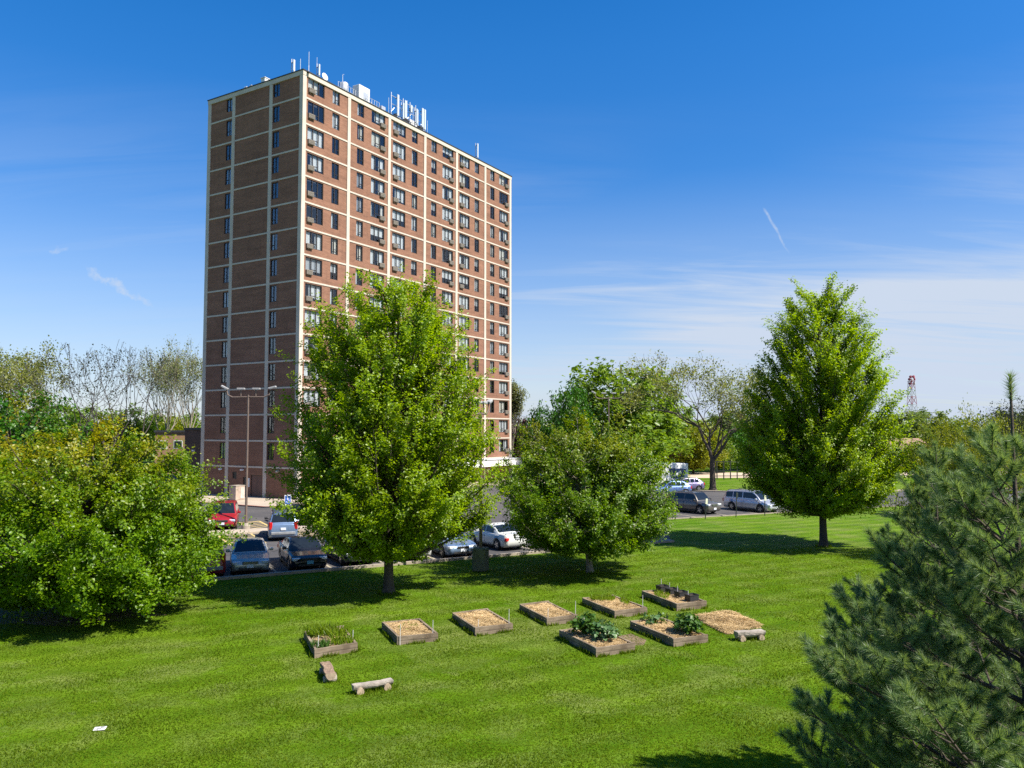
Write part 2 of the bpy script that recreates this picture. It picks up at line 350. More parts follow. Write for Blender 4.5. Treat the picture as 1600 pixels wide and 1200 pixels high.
def strip(name, pts, w, h, m, z0=0):
    """kerb: a raised strip following points"""
    b = MB(); pts = [Vector(p) for p in pts]; n = len(pts); vs = []
    for i, p in enumerate(pts):
        a = (p - pts[i - 1]).normalized() if i else (pts[1] - p).normalized(); c = (pts[i + 1] - p).normalized() if i < n - 1 else a
        dd = (a + c).normalized(); nn = Vector((-dd.y, dd.x)) / max(.4, (a + c).length / 2)
        for q, z in ((-w / 2, z0), (-w / 2, h), (w / 2, h), (w / 2, z0)): vs.append((p.x + nn.x * q, p.y + nn.y * q, z))
    fs = [(i * 4 + k, i * 4 + k + 1, i * 4 + 5 + k, i * 4 + 4 + k) for i in range(n - 1) for k in range(3)] + [(3, 2, 1, 0), tuple((n - 1) * 4 + k for k in range(4))]
    return tag(b.add(vs, fs).build(name, m), kind='structure')
strip('lawn_kerb', [KL, K1, K1 + kn * 2.2 - kdir * .4], .24, .13, M_KERB)
strip('lot_kerb', [K2, K3], .16, .07, M_KERB)
strip('far_kerb', [Vector((8, 99)), g2(1075, 767), g2(1240, 772), g2(1435, 766), far_r], .5, .12, M_WALK)
island = [Vector(g2(300, 838)), Vector(g2(520, 825)), Vector(g2(560, 822))]
i0 = Vector(g2(332, 834)) - kdir * 22; i1 = Vector(g2(560, 822))
strip('island_walkway', [i0, i1], 2.0, .13, M_WALK)
sheet('path', [(-30, 121), (8, 122), g2(1080, 747), g2(1250, 746), (120, 132), (120, 139), g2(1250, 739), g2(1080, 738), (8, 130), (-30, 128)], .008, mat('tan_path', (.46, .36, .27), .9, noise=.5, var=.15))
sheet('soil', [(X(952, 27) - 0.0, 27.3), g2(985, 990), g2(1010, 1000), g2(1006, 1008), g2(985, 1009), g2(962, 996)], .004, mat('bare_soil', (.15, .105, .06), .95, noise=4, var=.5, bump=.6))
b = MB(); rr = random.Random(4); c0 = G(140, 960)
pts = [(c0.x - .8 + math.cos(a) * (1.5 + rr.random() * 1.0) * 1.7, c0.y + .3 + math.sin(a) * (1.5 + rr.random() * .9), .005) for a in [k * .262 for k in range(24)]]
b.add(pts, [tuple(range(24))]); tag(b.build('soil', MATS['bare_soil']), kind='structure')
# painted bay lines and hatching
marks = MB(); faded = MB()
def stripe(b, p, q, w, z=.009):
    p, q = Vector(p), Vector(q); d = (q - p).normalized(); n = Vector((-d.y, d.x)) * w / 2
    b.add([(*(p - n), z), (*(q - n), z), (*(q + n), z), (*(p + n), z)], [(0, 1, 2, 3)])
for px in (-260, -110, 20, 150, 270, 354, 442, 527, 610, 690, 765, 850, 935, 1015):
    s_ = (px - 800) / FPX; k = (K0.y * s_ - K0.x) / (kdir.x - kdir.y * s_); p = K0 + kdir * k
    stripe(faded, p + kn * .25, p + kn * 5.0, .13)
for px, py in ((1055, 812), (1103, 810), (1150, 807), (1198, 804), (1250, 801), (1310, 797)):
    p = Vector(g2(px, py)); stripe(faded, p + kn * .4, p + kn * 5.2, .13)
def hatch(p, along, deep, n):
    """yellow hatched bay: outline and diagonals"""
    p = Vector(p); stripe(marks, p, p + deep, .16); stripe(marks, p + along, p + along + deep, .16)
    for i in range(n):
        f = (i + .5) / n; stripe(marks, p + deep * f, p + along + deep * min(1, f + .22), .16, .0094)
c_ = (i0 + i1) / 2
near_e = lambda px: (lambda s_: (lambda k: i0 - kn * 1.05 + kdir * k)(((i0 - kn * 1.05).y * s_ - (i0 - kn * 1.05).x) / (kdir.x - kdir.y * s_)))((px - 800) / FPX)
far_e = lambda px: (lambda s_: (lambda k: i0 + kn * 1.05 + kdir * k)(((i0 + kn * 1.05).y * s_ - (i0 + kn * 1.05).x) / (kdir.x - kdir.y * s_)))((px - 800) / FPX)
hatch(near_e(345), near_e(395) - near_e(345), -kn * 5.2, 6); hatch(near_e(450), near_e(500) - near_e(450), -kn * 5.2, 6)
hatch(far_e(395), far_e(430) - far_e(395), kn * 5.2, 6); hatch(far_e(490), far_e(520) - far_e(490), kn * 5.2, 6)
for px in (250, 300, 345): stripe(marks, far_e(px), far_e(px) + kn * 5, .13)
tag(marks.build('yellow_markings', M_YEL), kind='structure'); tag(faded.build('bay_lines', M_LINE), kind='structure')

# ------------------------------------------------------------------ the apartment tower
ALPHA = 1.0193; BO = Vector((-21.306, 79.444, 0)); BAY, NB, LY, ST, GF = 6.713, 6, 14.68, 2.7, 3.17
LX = BAY * NB; TOP = GF + 15 * ST
bd = Vector((math.cos(ALPHA), math.sin(ALPHA), 0)); be = Vector((-bd.y, bd.x, 0))
def B2W(x, y, z=0): return BO + bd * x + be * y + Vector((0, 0, z))
def along_right(px, y=.8):
    """distance along the lit facade whose image column is px"""
    lo, hi = -5.0, LX + 5
    for _ in range(50):
        m_ = (lo + hi) / 2; w_ = B2W(m_, y)
        if 800 + w_.x / w_.y * FPX < px: lo = m_
        else: hi = m_
    return lo
tower = empty('apartment_tower', BO, ALPHA, 'fifteen storey red brown brick apartment tower with white concrete grid', 'apartment building')
wide, narrow, endw, backw = [], [], [], []
WZ0, WZ1 = .78, 2.50                                   # window sill and head above each floor line
for s in range(15):
    z = GF + s * ST
    for i in range(NB):
        u = i * BAY
        if i % 2 == 0: wide.append((u + .68, u + 3.02, z + WZ0, z + WZ1, 0)); narrow.append((u + 4.2, u + 5.28, z + WZ0, z + WZ1))
        else: narrow.append((u + 1.33, u + 2.41, z + WZ0, z + WZ1)); wide.append((u + 3.66, u + 6.0, z + WZ0, z + WZ1, 1))
    # left face measured from its far end (u = LY - y)
    endw.append((LY - 4.65 - .25 - 0 - .98 + .5 - .25 + 0, 0, z + WZ0, z + WZ1)); 
YL1, YL2 = 4.655, 10.50                                # pilasters of the end wall, distance from the near corner
endw = []
for s in range(15):
    z = GF + s * ST
    for y0 in (YL1 - .27 - .98, YL2 + .27): endw.append((LY - y0 - .98, LY - y0, z + WZ0, z + WZ1))
def facade(b, umax, z0, zmax, holes, P, depth):
    us = sorted({0.0, umax, *[h[0] for h in holes], *[h[1] for h in holes]}); zs = sorted({z0, zmax, *[h[2] for h in holes], *[h[3] for h in holes]})
    hs_ = [(h[0], h[1], h[2], h[3]) for h in holes]
    for i in range(len(us) - 1):
        uc = (us[i] + us[i + 1]) / 2; col_h = [h for h in hs_ if h[0] < uc < h[1]]
        for k in range(len(zs) - 1):
            zc = (zs[k] + zs[k + 1]) / 2
            if any(h[2] < zc < h[3] for h in col_h): continue
            b.add([P(us[i], zs[k], 0), P(us[i + 1], zs[k], 0), P(us[i + 1], zs[k + 1], 0), P(us[i], zs[k + 1], 0)], [(0, 1, 2, 3)])
    for a, c, e, f in hs_:
        o = [(a, e), (c, e), (c, f), (a, f)]
        for i in range(4):
            p, q = o[i], o[(i + 1) % 4]; b.add([P(*p, 0), P(*q, 0), P(*q, depth), P(*p, depth)], [(0, 1, 2, 3)])
PR = lambda u, z, dp: (u, dp, z)
PL = lambda u, z, dp: (dp, LY - u, z)
ent = [(28.6, 31.0, .02, 2.2)]
door_l = [(LY - 6.75, LY - 5.05, .02, 2.35), (LY - 7.95, LY - 7.25, .02, 2.1), (LY - 9.6, LY - 8.95, 1.9, 2.6)]
b = MB(); facade(b, LX, 0, TOP, wide + narrow + ent, PR, .16); facade(b, LY, 0, TOP, endw + door_l, PL, .16)
b.add([(0, LY, 0), (LX, LY, 0), (LX, LY, TOP), (0, LY, TOP)], [(0, 1, 2, 3)]); b.add([(LX, 0, 0), (LX, LY, 0), (LX, LY, TOP), (LX, 0, TOP)], [(0, 1, 2, 3)])
b.build('wall', M_BRICK, tower)
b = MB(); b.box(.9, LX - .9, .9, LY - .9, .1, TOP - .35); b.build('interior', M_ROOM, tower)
MB().box(.05, LX - .05, .05, LY - .05, TOP - .3, TOP - .12).build('roof', mat('roof_gravel', (.3, .29, .28), .95, noise=3, var=.2), tower)
PW, PP = .46, .09
for i in range(1, NB): MB().cbox(i * BAY - PW / 2, i * BAY + PW / 2, -PP, .02, 0, TOP - .46, .02).build('pilaster', M_CONC, tower)
for y in (YL1, YL2): MB().cbox(-PP, .02, y - PW / 2, y + PW / 2, 0, TOP - .46, .02).build('pilaster', M_CONC, tower)
for x0, y0 in ((-PP, -PP), (LX - .42, -PP), (-PP, LY - .42), (LX - .42, LY - .42)): MB().cbox(x0, x0 + .42 + PP, y0, y0 + .42 + PP, 0, TOP - .46, .02).build('corner_pilaster', M_CONC, tower)
segs_r = [(.42 if i == 0 else i * BAY + PW / 2, LX - .42 if i == NB - 1 else (i + 1) * BAY - PW / 2) for i in range(NB)]
segs_l = [(.42, YL1 - PW / 2), (YL1 + PW / 2, YL2 - PW / 2), (YL2 + PW / 2, LY - .42)]
for s in range(15):
    z = GF + s * ST; b = MB()
    for u0, u1 in segs_r: b.box(u0, u1, -.055, .01, z - .085, z + .085)
    b.build('floor_band', M_CONC, tower); b = MB()
    for u0, u1 in segs_l: b.box(-.055, .01, u0, u1, z - .085, z + .085)
    b.build('floor_band', M_CONC, tower)
b = MB(); e = .11
b.box(-e, LX + e, -e, .25, TOP - .46, TOP); b.box(-e, .25, .25, LY - .25, TOP - .46, TOP); b.box(-e, LX + e, LY - .25, LY + e, TOP - .46, TOP); b.box(LX - .25, LX + e, .25, LY - .25, TOP - .46, TOP)
b.build('parapet', M_CONC, tower)
b = MB(); e = .17
b.box(-e, LX + e, -e, .3, TOP, TOP + .1); b.box(-e, .3, .3, LY - .3, TOP, TOP + .1); b.box(-e, LX + e, LY - .3, LY + e, TOP, TOP + .1); b.box(LX - .3, LX + e, .3, LY - .3, TOP, TOP + .1)
b.build('coping', M_DARKMETAL, tower)
# windows: each is frame > pane, curtain, air conditioner
def frame_mesh(w, h, mull, low):
    b = MB(); f = .075
    b.box(0, f, 0, .08, 0, h); b.box(w - f, w, 0, .08, 0, h); b.box(f, w - f, 0, .08, 0, f); b.box(f, w - f, 0, .08, h - f, h)
    for m_ in mull: b.box(m_ - .05, m_ + .05, .003, .077, f, h - f)
    for a_, c_ in low: b.box(a_, c_, .006, .074, .50, .56)
    return b.mesh('frame', M_FRAME)
def pane_mesh(w, h, gm=M_GLASS): return MB().add([(.03, .05, .03), (w - .03, .05, .03), (w - .03, .05, h - .03), (.03, .05, h - .03)], [(0, 1, 2, 3)]).mesh('pane', gm)
def curtain_mesh(parts, h, m_):
    b = MB()
    for x0, x1, zb in parts:
        n = max(4, int((x1 - x0) / .06)); vs = []
        for i in range(n + 1):
            x = x0 + (x1 - x0) * i / n; y = .20 + .03 * math.sin(i * 2.1)
            vs += [(x, y, zb), (x, y, h)]
        b.add(vs, [(2 * i, 2 * i + 2, 2 * i + 3, 2 * i + 1) for i in range(n)])
    return b.mesh('curtain', m_)
M_CUR = [mat('white_curtain', (.66, .66, .63), .9, var=.05), mat('cream_curtain', (.66, .62, .52), .9, var=.08), mat('grey_blind', (.42, .43, .43), .8, var=.1)]
WW, NW, EW, WH = 2.34, 1.08, .98, WZ1 - WZ0
wf = [frame_mesh(WW, WH, (WW * .36, WW * .68), ((WW * .36 + .05, WW * .68 - .05),)), frame_mesh(WW, WH, (WW * .32, WW * .64), ((WW * .32 + .05, WW * .64 - .05),))]
nf = frame_mesh(NW, WH, (NW * .48,), ((NW * .48 + .05, NW - .075),)); ef = frame_mesh(EW, WH, (EW * .5,), ((.075, EW * .5 - .05),))
wp, np_, ep = pane_mesh(WW, WH), pane_mesh(NW, WH), pane_mesh(EW, WH, M_GLASSB)
cw = [curtain_mesh(p, WH, m_) for p, m_ in ([[(0, WW, 0)], M_CUR[0]], [[(0, WW * .35, 0), (WW * .62, WW, 0)], M_CUR[0]], [[(0, WW, .75)], M_CUR[0]], [[(0, WW * .68, 0)], M_CUR[1]], [[(WW * .3, WW, .3)], M_CUR[0]], [[(0, .4, 0), (WW - .4, WW, 0)], M_CUR[1]], [[(0, WW, .4)], M_CUR[2]])]
cn = [curtain_mesh(p, WH, m_) for p, m_ in ([[(0, NW, 0)], M_CUR[0]], [[(0, NW * .48, 0)], M_CUR[0]], [[(NW * .45, NW, 0)], M_CUR[1]], [[(0, NW, .8)], M_CUR[0]], [[(0, NW, .2)], M_CUR[2]])]
def ac_mesh():
    b = MB(); b.cbox(0, .84, -.27, .04, -.10, .40, .02)
    for k in range(9): b.box(.06, .78, -.283, -.27, -.07 + k * .05, -.045 + k * .05)
    b.box(.18, .24, -.22, -.02, -.16, -.10); b.box(.60, .66, -.22, -.02, -.16, -.10)
    return b.mesh('air_conditioner', mat('ac_casing', (.20, .175, .145), .6, noise=5, var=.2))
ac = ac_mesh(); rw = random.Random(11)
for (u0, u1, z0, z1, side) in wide:
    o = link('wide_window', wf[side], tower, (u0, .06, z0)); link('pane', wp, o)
    if rw.random() < .93: link('curtain', rw.choices(cw, (5, 4, 4, 2, 4, 1, 1))[0], o)
    link('air_conditioner', ac, o, (.03 if side == 0 else WW - .89, 0, 0))
for (u0, u1, z0, z1) in narrow:
    o = link('narrow_window', nf, tower, (u0, .06, z0)); link('pane', np_, o)
    if rw.random() < .85: link('curtain', rw.choices(cn, (5, 4, 3, 3, 2))[0], o)
for (u0, u1, z0, z1) in endw:
    o = link('end_window', ef, tower, (.06, LY - u0, z0), (0, 0, R(-90))); link('pane', ep, o)
    if rw.random() < .35: link('curtain', rw.choice(cn[1:2]), o, (0, .02, 0))
M_DOOR = mat('brown_door', (.12, .06, .045), .6, var=.15)
def left_panel(name, u, m_, dp=.08):
    b = MB(); a_, c_, z0, z1 = u; y0, y1 = LY - c_, LY - a_
    b.box(dp, dp + .05, y0, y1, z0, z1); o = b.build(name, m_, tower)
    f = MB(); f.box(dp - .03, dp, y0, y0 + .07, z0, z1); f.box(dp - .03, dp, y1 - .07, y1, z0, z1); f.box(dp - .03, dp, y0 + .07, y1 - .07, z1 - .07, z1); f.build('frame', M_FRAME, o); return o
dl = left_panel('double_door', door_l[0], M_DOOR); MB().box(.072, .08, LY - (door_l[0][0] + door_l[0][1]) / 2 - .012, LY - (door_l[0][0] + door_l[0][1]) / 2 + .012, .02, 2.28).build('meeting_stile', M_FRAME, dl)
left_panel('service_door', door_l[1], M_FRAME); left_panel('louvre', door_l[2], M_FRAME)
for y in (2.6, 7.9, 11.3):
    b = MB(); b.cbox(-.36, -.06, y - .14, y + .14, GF - .42, GF - .24, .03); b.box(-.1, 0, y - .05, y + .05, GF - .36, GF - .28); b.build('wall_light', M_WHITE, tower)
b = MB(); b.box(-.045, -.005, 6.9, 7.15, 1.1, 2.0); b.build('notice', M_WHITE, tower)
# entrance canopy on the lit side
b = MB(); x0 = along_right(742, -1.6); b.cbox(x0 - 8, LX + .0, -1.9, -.1, 2.15, 3.02, .02); b.build('entrance_canopy', M_WHITE, tower)
MB().box(x0 - 8.1, LX + .1, -2.0, -.1, 3.02, 3.09).build('canopy_roof', mat('canopy_roof', (.45, .47, .5), .6), tower)
for x in (29.8,):
    b = MB(); b.box(28.6, 31.0, .06, .1, .02, 2.2); o = b.build('entrance_door', M_DOOR, tower); f = MB()
    for q in (28.6, 29.75, 30.92): f.box(q, q + .08, .02, .06, .02, 2.2)
    f.build('frame', M_FRAME, o)
b = MB(); b.lathe([(.02, -.3), (.25, -.22), (.33, 0), (.25, .22), (.02, .3)], 14, Matrix.Translation((34.0, -.45, 1.5))); b.build('globe_lamp', M_WHITE, tower, smooth=True)
# pavement round the tower
b = MB(); pv = [(-6.6, -3), (-1.5, -6.5), (14, -5.2), (27, -4), (35, -9.5), (46, -9.5), (46, 22), (-6.6, 24)]
b.add([(*B2W(x, y).xy, .12) for x, y in pv] + [(*B2W(x, y).xy, 0) for x, y in pv], [tuple(range(8))] + [(i, (i + 1) % 8, 8 + (i + 1) % 8, 8 + i) for i in range(8)])
tag(b.build('pavement', M_WALK), kind='structure')
b = MB(); stripe(b, B2W(-6.6, -3).xy, B2W(-1.5, -6.5).xy, .2, .124); stripe(b, B2W(-6.6, -3).xy, B2W(-6.6, 24).xy, .2, .124); tag(b.build('red_kerb_paint', mat('red_paint', (.33, .10, .08), .8, noise=5, var=.3)), kind='structure')
# low wing behind the end wall
wing = empty('brick_wing', B2W(1.0, LY + .1), ALPHA, 'low flat roofed dark brick wing behind the shaded end of the tower', 'building')
MB().box(0, 14, 0, 4.2, 0, 7.0).build('wall', brick_mat('dark_brick', (.10, .065, .05), (.075, .05, .04), (.1, .08, .07)), wing)
MB().box(-.1, 14.1, -.0, 4.3, 7.0, 7.25).build('roof', M_DARKMETAL, wing); MB().box(-.2, 0, 2.4, 2.7, 4.6, 4.8).build('wall_light', M_WHITE, wing)

# ------------------------------------------------------------------ roof equipment (each can be lifted off)
RZ = TOP - .12
def rooftop(name, px, y, label, cat, group=None, x=None):
    x = along_right(px, y) if x is None else x
    return empty(name, B2W(x, y, RZ), ALPHA, label, cat, group)
M_ANT = mat('antenna_grey', (.44, .50, .57), .5, var=.06); M_CAB = mat('cabinet_white', (.62, .62, .60), .5, var=.06)
def panel_antenna(o, h, w, z0=.8, d_=.14):
    b = MB(); b.tube([(0, 0, 0), (0, 0, z0 + h + .15)], .045, 8); b.build('mast', M_GALV, o)
    MB().cbox(-w / 2, w / 2, -.28 - d_, -.28, z0, z0 + h, .03).build('antenna_panel', M_ANT, o)
    b = MB(); b.box(-.04, .04, -.28, .0, z0 + .2, z0 + .26); b.box(-.04, .04, -.28, 0, z0 + h - .3, z0 + h - .24); b.build('bracket', M_DARKMETAL, o)
    MB().box(-.12, .12, -.12, .12, 0, .06).build('foot', M_DARKMETAL, o)
def whip(o, h, r=.03):
    MB().tube([(0, 0, 0), (0, 0, h * .35)], r * 1.3, 8).build('mast', M_GALV, o); MB().tube([(0, 0, h * .35), (0, 0, h)], r, 6).build('rod', M_ANT, o)
    MB().box(-.15, .15, -.15, .15, 0, .08).build('foot', M_DARKMETAL, o)
def yleft(px, x=.7):
    lo, hi = -2.0, LY + 3
    for _ in range(50):
        m_ = (lo + hi) / 2; w_ = B2W(x, m_)
        if 800 + w_.x / w_.y * FPX > px: lo = m_
        else: hi = m_
    return lo
GA = 'antennas on the tower roof'
def left_roof(name, px, label, cat, group=GA, x=.7): return empty(name, B2W(x, yleft(px, x), RZ), ALPHA, label, cat, group)
o = left_roof('panel_antenna', 447, 'white panel antenna on the shaded roof edge, left of two thin rods', 'antenna'); panel_antenna(o, 1.75, .26, .3)
o = left_roof('rod_antenna', 461, 'shorter thin rod antenna between white panel and the roof corner', 'antenna'); whip(o, 1.9)
o = left_roof('rod_antenna', 474.5, 'taller thin rod antenna standing at the front roof corner', 'antenna', x=.5); whip(o, 2.2)
o = left_roof('roof_vent', 405, 'white box vent on the shaded roof edge, larger of two', 'vent', None); b = MB(); b.cbox(-.3, .3, -.3, .3, 0, 1.0, .03); b.build('casing', M_CAB, o); MB().box(-.36, .36, -.36, .36, 1.0, 1.06).build('cap', M_CAB, o)
o = left_roof('roof_vent', 376, 'small white vent with bent pipe near the far left roof edge', 'vent', None); MB().cbox(-.22, .22, -.22, .22, 0, .75, .03).build('casing', M_CAB, o); MB().tube([(0, -.5, 0), (0, -.5, .8), (0, -.8, .8)], .07).build('pipe', M_GALV, o)
o = left_roof('rod_antenna', 393, 'stubby rod antenna between the two white vents on the shaded roof edge', 'antenna'); whip(o, .75, .04)
o = rooftop('panel_antenna', 487.5, 1.3, 'slim white panel antenna with a rod on top, beside the round dish', 'antenna', GA); panel_antenna(o, 1.25, .2, 1.0); MB().tube([(0, 0, 2.4), (0, 0, 3.1)], .02).build('rod', M_ANT, o)
o = rooftop('rod_antenna', 492, 1.0, 'thin grey rod antenna directly left of the round white dish', 'antenna', GA); whip(o, 1.9, .035)
o = rooftop('satellite_dish', 498, .9, 'round white dish antenna at the sunlit roof corner', 'dish')
MB().tube([(0, 0, 0), (0, 0, .9)], .05).build('mast', M_GALV, o)
mm = Matrix.Translation((0, -.12, 1.0)) @ Matrix.Rotation(R(80), 4, 'X') @ Matrix.Rotation(R(0), 4, 'Y'); MB().lathe([(.0, 0), (.2, .02), (.36, .08), (.42, .14), (.40, .15), (.2, .06), (0, .04)], 20, mm).build('dish', M_WHITE, o, smooth=True)
o = rooftop('roof_fan', 531, 1.6, 'round metal exhaust fan with a thin mast on the roof', 'exhaust fan')
MB().box(-.7, .7, -.7, .7, 0, .7).build('curb', M_DARKMETAL, o); MB().lathe([(.45, .7), (.5, .75), (.5, 1.9), (.42, 2.0), (.1, 2.05)], 18).build('drum', M_GALV, o, smooth=True); MB().tube([(-.2, 0, 1.9), (-.2, 0, 2.9), (-.0, 0, 3.0)], .03).build('rod', M_ANT, o)
def railing(x0, x1, y, label, z=RZ, n=8, h=1.1, m_=M_GALV):
    o = empty('roof_railing', B2W(x0, y, z), ALPHA, label, 'railing', 'railings on the tower roof'); L = x1 - x0
    for i in range(n): MB().tube([(L * i / (n - 1), 0, 0), (L * i / (n - 1), 0, h)], .022, 6).build('post', m_, o)
    b = MB()
    for q in (h, h * .55): b.tube([(0, 0, q), (L, 0, q)], .02, 6)
    b.build('rail', m_, o); return o
railing(along_right(522, .6), along_right(550, .6), .6, 'grey roof railing between the exhaust fan and white cabinet', h=1.25)
railing(along_right(568, .6), along_right(588, .6), .6, 'grey roof railing right of the large white cabinet', h=1.25, n=6)
railing(along_right(606, .45), along_right(662, .45), .45, 'dark low roof railing in front of the tall antenna frames', n=9, h=.8, m_=M_DARKMETAL)
o = rooftop('equipment_cabinet', 559, 1.3, 'large white equipment cabinet with a door on the roof', 'cabinet', 'cabinets on the tower roof'); MB().cbox(-.9, .9, -.5, .5, .15, 2.35, .03).build('casing', M_CAB, o); b = MB(); b.box(-.2, .55, -.53, -.5, .9, 1.7); b.build('door', M_GALV, o); MB().box(-.85, .85, -.45, .45, 0, .15).build('plinth', M_DARKMETAL, o)
o = rooftop('equipment_cabinet', 640, 2.0, 'smaller white cabinet behind the dark railing among antenna frames', 'cabinet', 'cabinets on the tower roof'); MB().cbox(-.8, .8, -.4, .4, .2, 1.9, .03).build('casing', M_CAB, o); MB().box(-.5, .5, -.43, -.4, .5, 1.6).build('door', M_CAB, o); MB().box(-.75, .75, -.35, .35, 0, .2).build('plinth', M_DARKMETAL, o)
def mast_frame(px0, px1, pxs, h, panels, label):
    """steel frame of masts and cross tubes carrying panel antennas"""
    x0 = along_right(px0, 1.2); o = empty('antenna_frame', B2W(x0, 1.2, RZ), ALPHA, label, 'antenna mast', 'antenna frames on the tower roof')
    xs = [along_right(p, 1.2) - x0 for p in pxs]; b = MB()
    for x in xs: MB().tube([(x, 0, 0), (x, 0, h)], .05, 8).build('mast', M_GALV, o)
    for q in (h - .35, h - 1.35): b.tube([(xs[0], .06, q), (xs[-1], .06, q)], .035, 6)
    b.tube([(xs[0], .06, h - 2.4), (xs[0] + .9, .06, h - 1.4)], .03, 6); b.tube([(xs[-1], 1.4, 0), (xs[-1], .05, h - 1.2)], .03, 6); b.build('crossbar', M_GALV, o)
    for p, w, z0, z1 in panels:
        x = along_right(p, .9) - x0; MB().cbox(x - w / 2, x + w / 2, -.42, -.26, z0, z1, .03).build('antenna_panel', M_ANT, o)
        b = MB(); b.box(x - .05, x + .05, -.26, .05, z0 + .3, z0 + .36); b.box(x - .05, x + .05, -.26, .05, z1 - .4, z1 - .34); b.build('bracket', M_DARKMETAL, o)
    for k in range(3):
        x = xs[0] + (xs[-1] - xs[0]) * (k + .4) / 3; MB().cbox(x - .22, x + .22, .1, .35, .5 + .3 * k % .5, 1.1 + .3 * k % .5, .02).build('radio_unit', M_DARKMETAL if k % 2 else M_CAB, o)
    return o
mast_frame(607, 628, (607, 617, 626), 3.7, ((617.5, .34, 1.0, 3.6), (629.5, .3, .9, 3.4)), 'left steel antenna frame with two tall panels on the roof')
mast_frame(632, 646, (632, 637, 646), 3.7, ((639, .34, 2.3, 3.2),), 'middle steel antenna frame with one short panel on the roof')
mast_frame(650, 662, (650, 661), 3.3, ((657, .36, 1.0, 3.6), (660.5, .3, 1.0, 3.6)), 'right steel antenna frame with a pair of broad pale panels')
o = rooftop('panel_antenna', 742, 1.0, 'lone pale panel antenna far along the sunlit roof edge', 'antenna', GA); panel_antenna(o, 2.0, .26, .8)
for p_, h_ in ((597, 'tangle of dark cables and clamps left of the antenna frames'),):
    o = rooftop('cable_rack', p_, .9, h_, 'cable rack'); b = MB(); rr = random.Random(2)
    for k in range(9):
        x = rr.uniform(-1.6, 1.6); b.tube([(x, 0, 0), (x + rr.uniform(-.6, .6), rr.uniform(-.2, .3), rr.uniform(.3, .9)), (x + rr.uniform(-1, 1), 0, rr.uniform(.2, .7))], .035, 5)
    b.build('cable', M_TRIM, o); MB().box(-1.8, 1.8, -.1, .2, .35, .42).build('tray', M_GALV, o)
for px_, y_, h_, lab in ((548, 2.2, .7, 'short rod antenna between the exhaust fan and white cabinet'), (575, 1.6, 1.5, 'thin rod antenna right of the large white cabinet'), (603, .8, 2.6, 'thin rod antenna at the left end of the antenna frames'), (642, .7, 2.9, 'thin rod antenna between the middle and right frames'), (648.5, .8, 2.2, 'shorter rod antenna just left of the right frame'), (665, .9, 2.4, 'thin rod antenna at the right end of the antenna frames')):
    o = rooftop('rod_antenna', px_, y_, lab, 'antenna', GA); whip(o, h_, .028)
o = rooftop('panel_antenna', 623, .8, 'slim panel antenna in front of the left steel frame', 'antenna', GA); panel_antenna(o, 2.0, .24, .7)
o = rooftop('panel_antenna', 644.5, .7, 'slim panel antenna between the middle and right frames', 'antenna', GA); panel_antenna(o, 1.9, .22, .9)
for px_, lab in ((593, 'grey radio box on the roof edge left of the cable tangle'), (630, 'dark radio box low between the left and middle frames'), (654, 'dark radio box low beside the right frame')):
    o = rooftop('radio_box', px_, .7, lab, 'radio box', 'radio boxes on the tower roof'); MB().cbox(-.35, .35, -.2, .2, .25, 1.05, .03).build('casing', M_DARKMETAL if 'dark' in lab else M_GALV, o); MB().box(-.3, .3, -.15, .15, 0, .25).build('stand', M_DARKMETAL, o)
# things at the foot of the end wall
p = G(370, 783); o = empty('utility_cabinet', p, ALPHA, 'tan metal utility box standing by the shaded brown doors', 'utility box'); MB().cbox(-.55, .55, -.5, .5, .14, 1.5, .03).build('casing', mat('tan_metal', (.36, .28, .22), .6), o); MB().box(-.57, .57, -.52, .52, 1.5, 1.56).build('lid', M_KERB, o); MB().box(.0, .5, -.53, -.5, .3, 1.35).build('door', mat('tan_metal_light', (.5, .42, .36), .6), o); MB().box(-.6, .6, -.55, .55, .121, .14).build('plinth', M_KERB, o)
p = G(366, 776); o = empty('vent_pipe', (p.x, p.y + 1.0, .12), ALPHA, 'bent pale metal pipe by the end wall, behind the tan box', 'pipe'); MB().tube([(0, 0, 0), (0, 0, 1.9), (.12, 0, 2.25), (.42, -.05, 2.42), (.8, -.1, 2.42)], [.22, .22, .24, .26, .3], 14).build('duct', M_GALV, o, smooth=True); MB().box(-.35, .35, -.35, .35, 0, .08).build('flange', M_DARKMETAL, o)

# ------------------------------------------------------------------ trees
def tubes(paths, n=5):
    """paths: list of (points Kx3, radii K) -> V, F"""
    V = []; F = []; base = 0; ang = np.arange(n) * 2 * np.pi / n; ca, sa = np.cos(ang), np.sin(ang)
    for P, r in paths:
        P = np.asarray(P, float); k = len(P); T = np.gradient(P, axis=0); T /= np.linalg.norm(T, axis=1)[:, None] + 1e-9
        ref = np.where(np.abs(T[:, 2:3]) < .9, np.array([[0, 0, 1.0]]), np.array([[1.0, 0, 0]]))
        A = np.cross(T, ref); A /= np.linalg.norm(A, axis=1)[:, None] + 1e-9; Bv = np.cross(T, A)
        r = np.asarray(r, float)[:, None, None]
        ring = P[:, None, :] + r * (A[:, None, :] * ca[None, :, None] + Bv[:, None, :] * sa[None, :, None]); V.append(ring.reshape(-1, 3))
        i = np.arange(k - 1)[:, None] * n + np.arange(n)[None, :]; j = np.arange(k - 1)[:, None] * n + (np.arange(n)[None, :] + 1) % n
        F.append(np.stack([i, j, j + n, i + n], -1).reshape(-1, 4) + base); base += k * n
    return np.concatenate(V), np.concatenate(F)
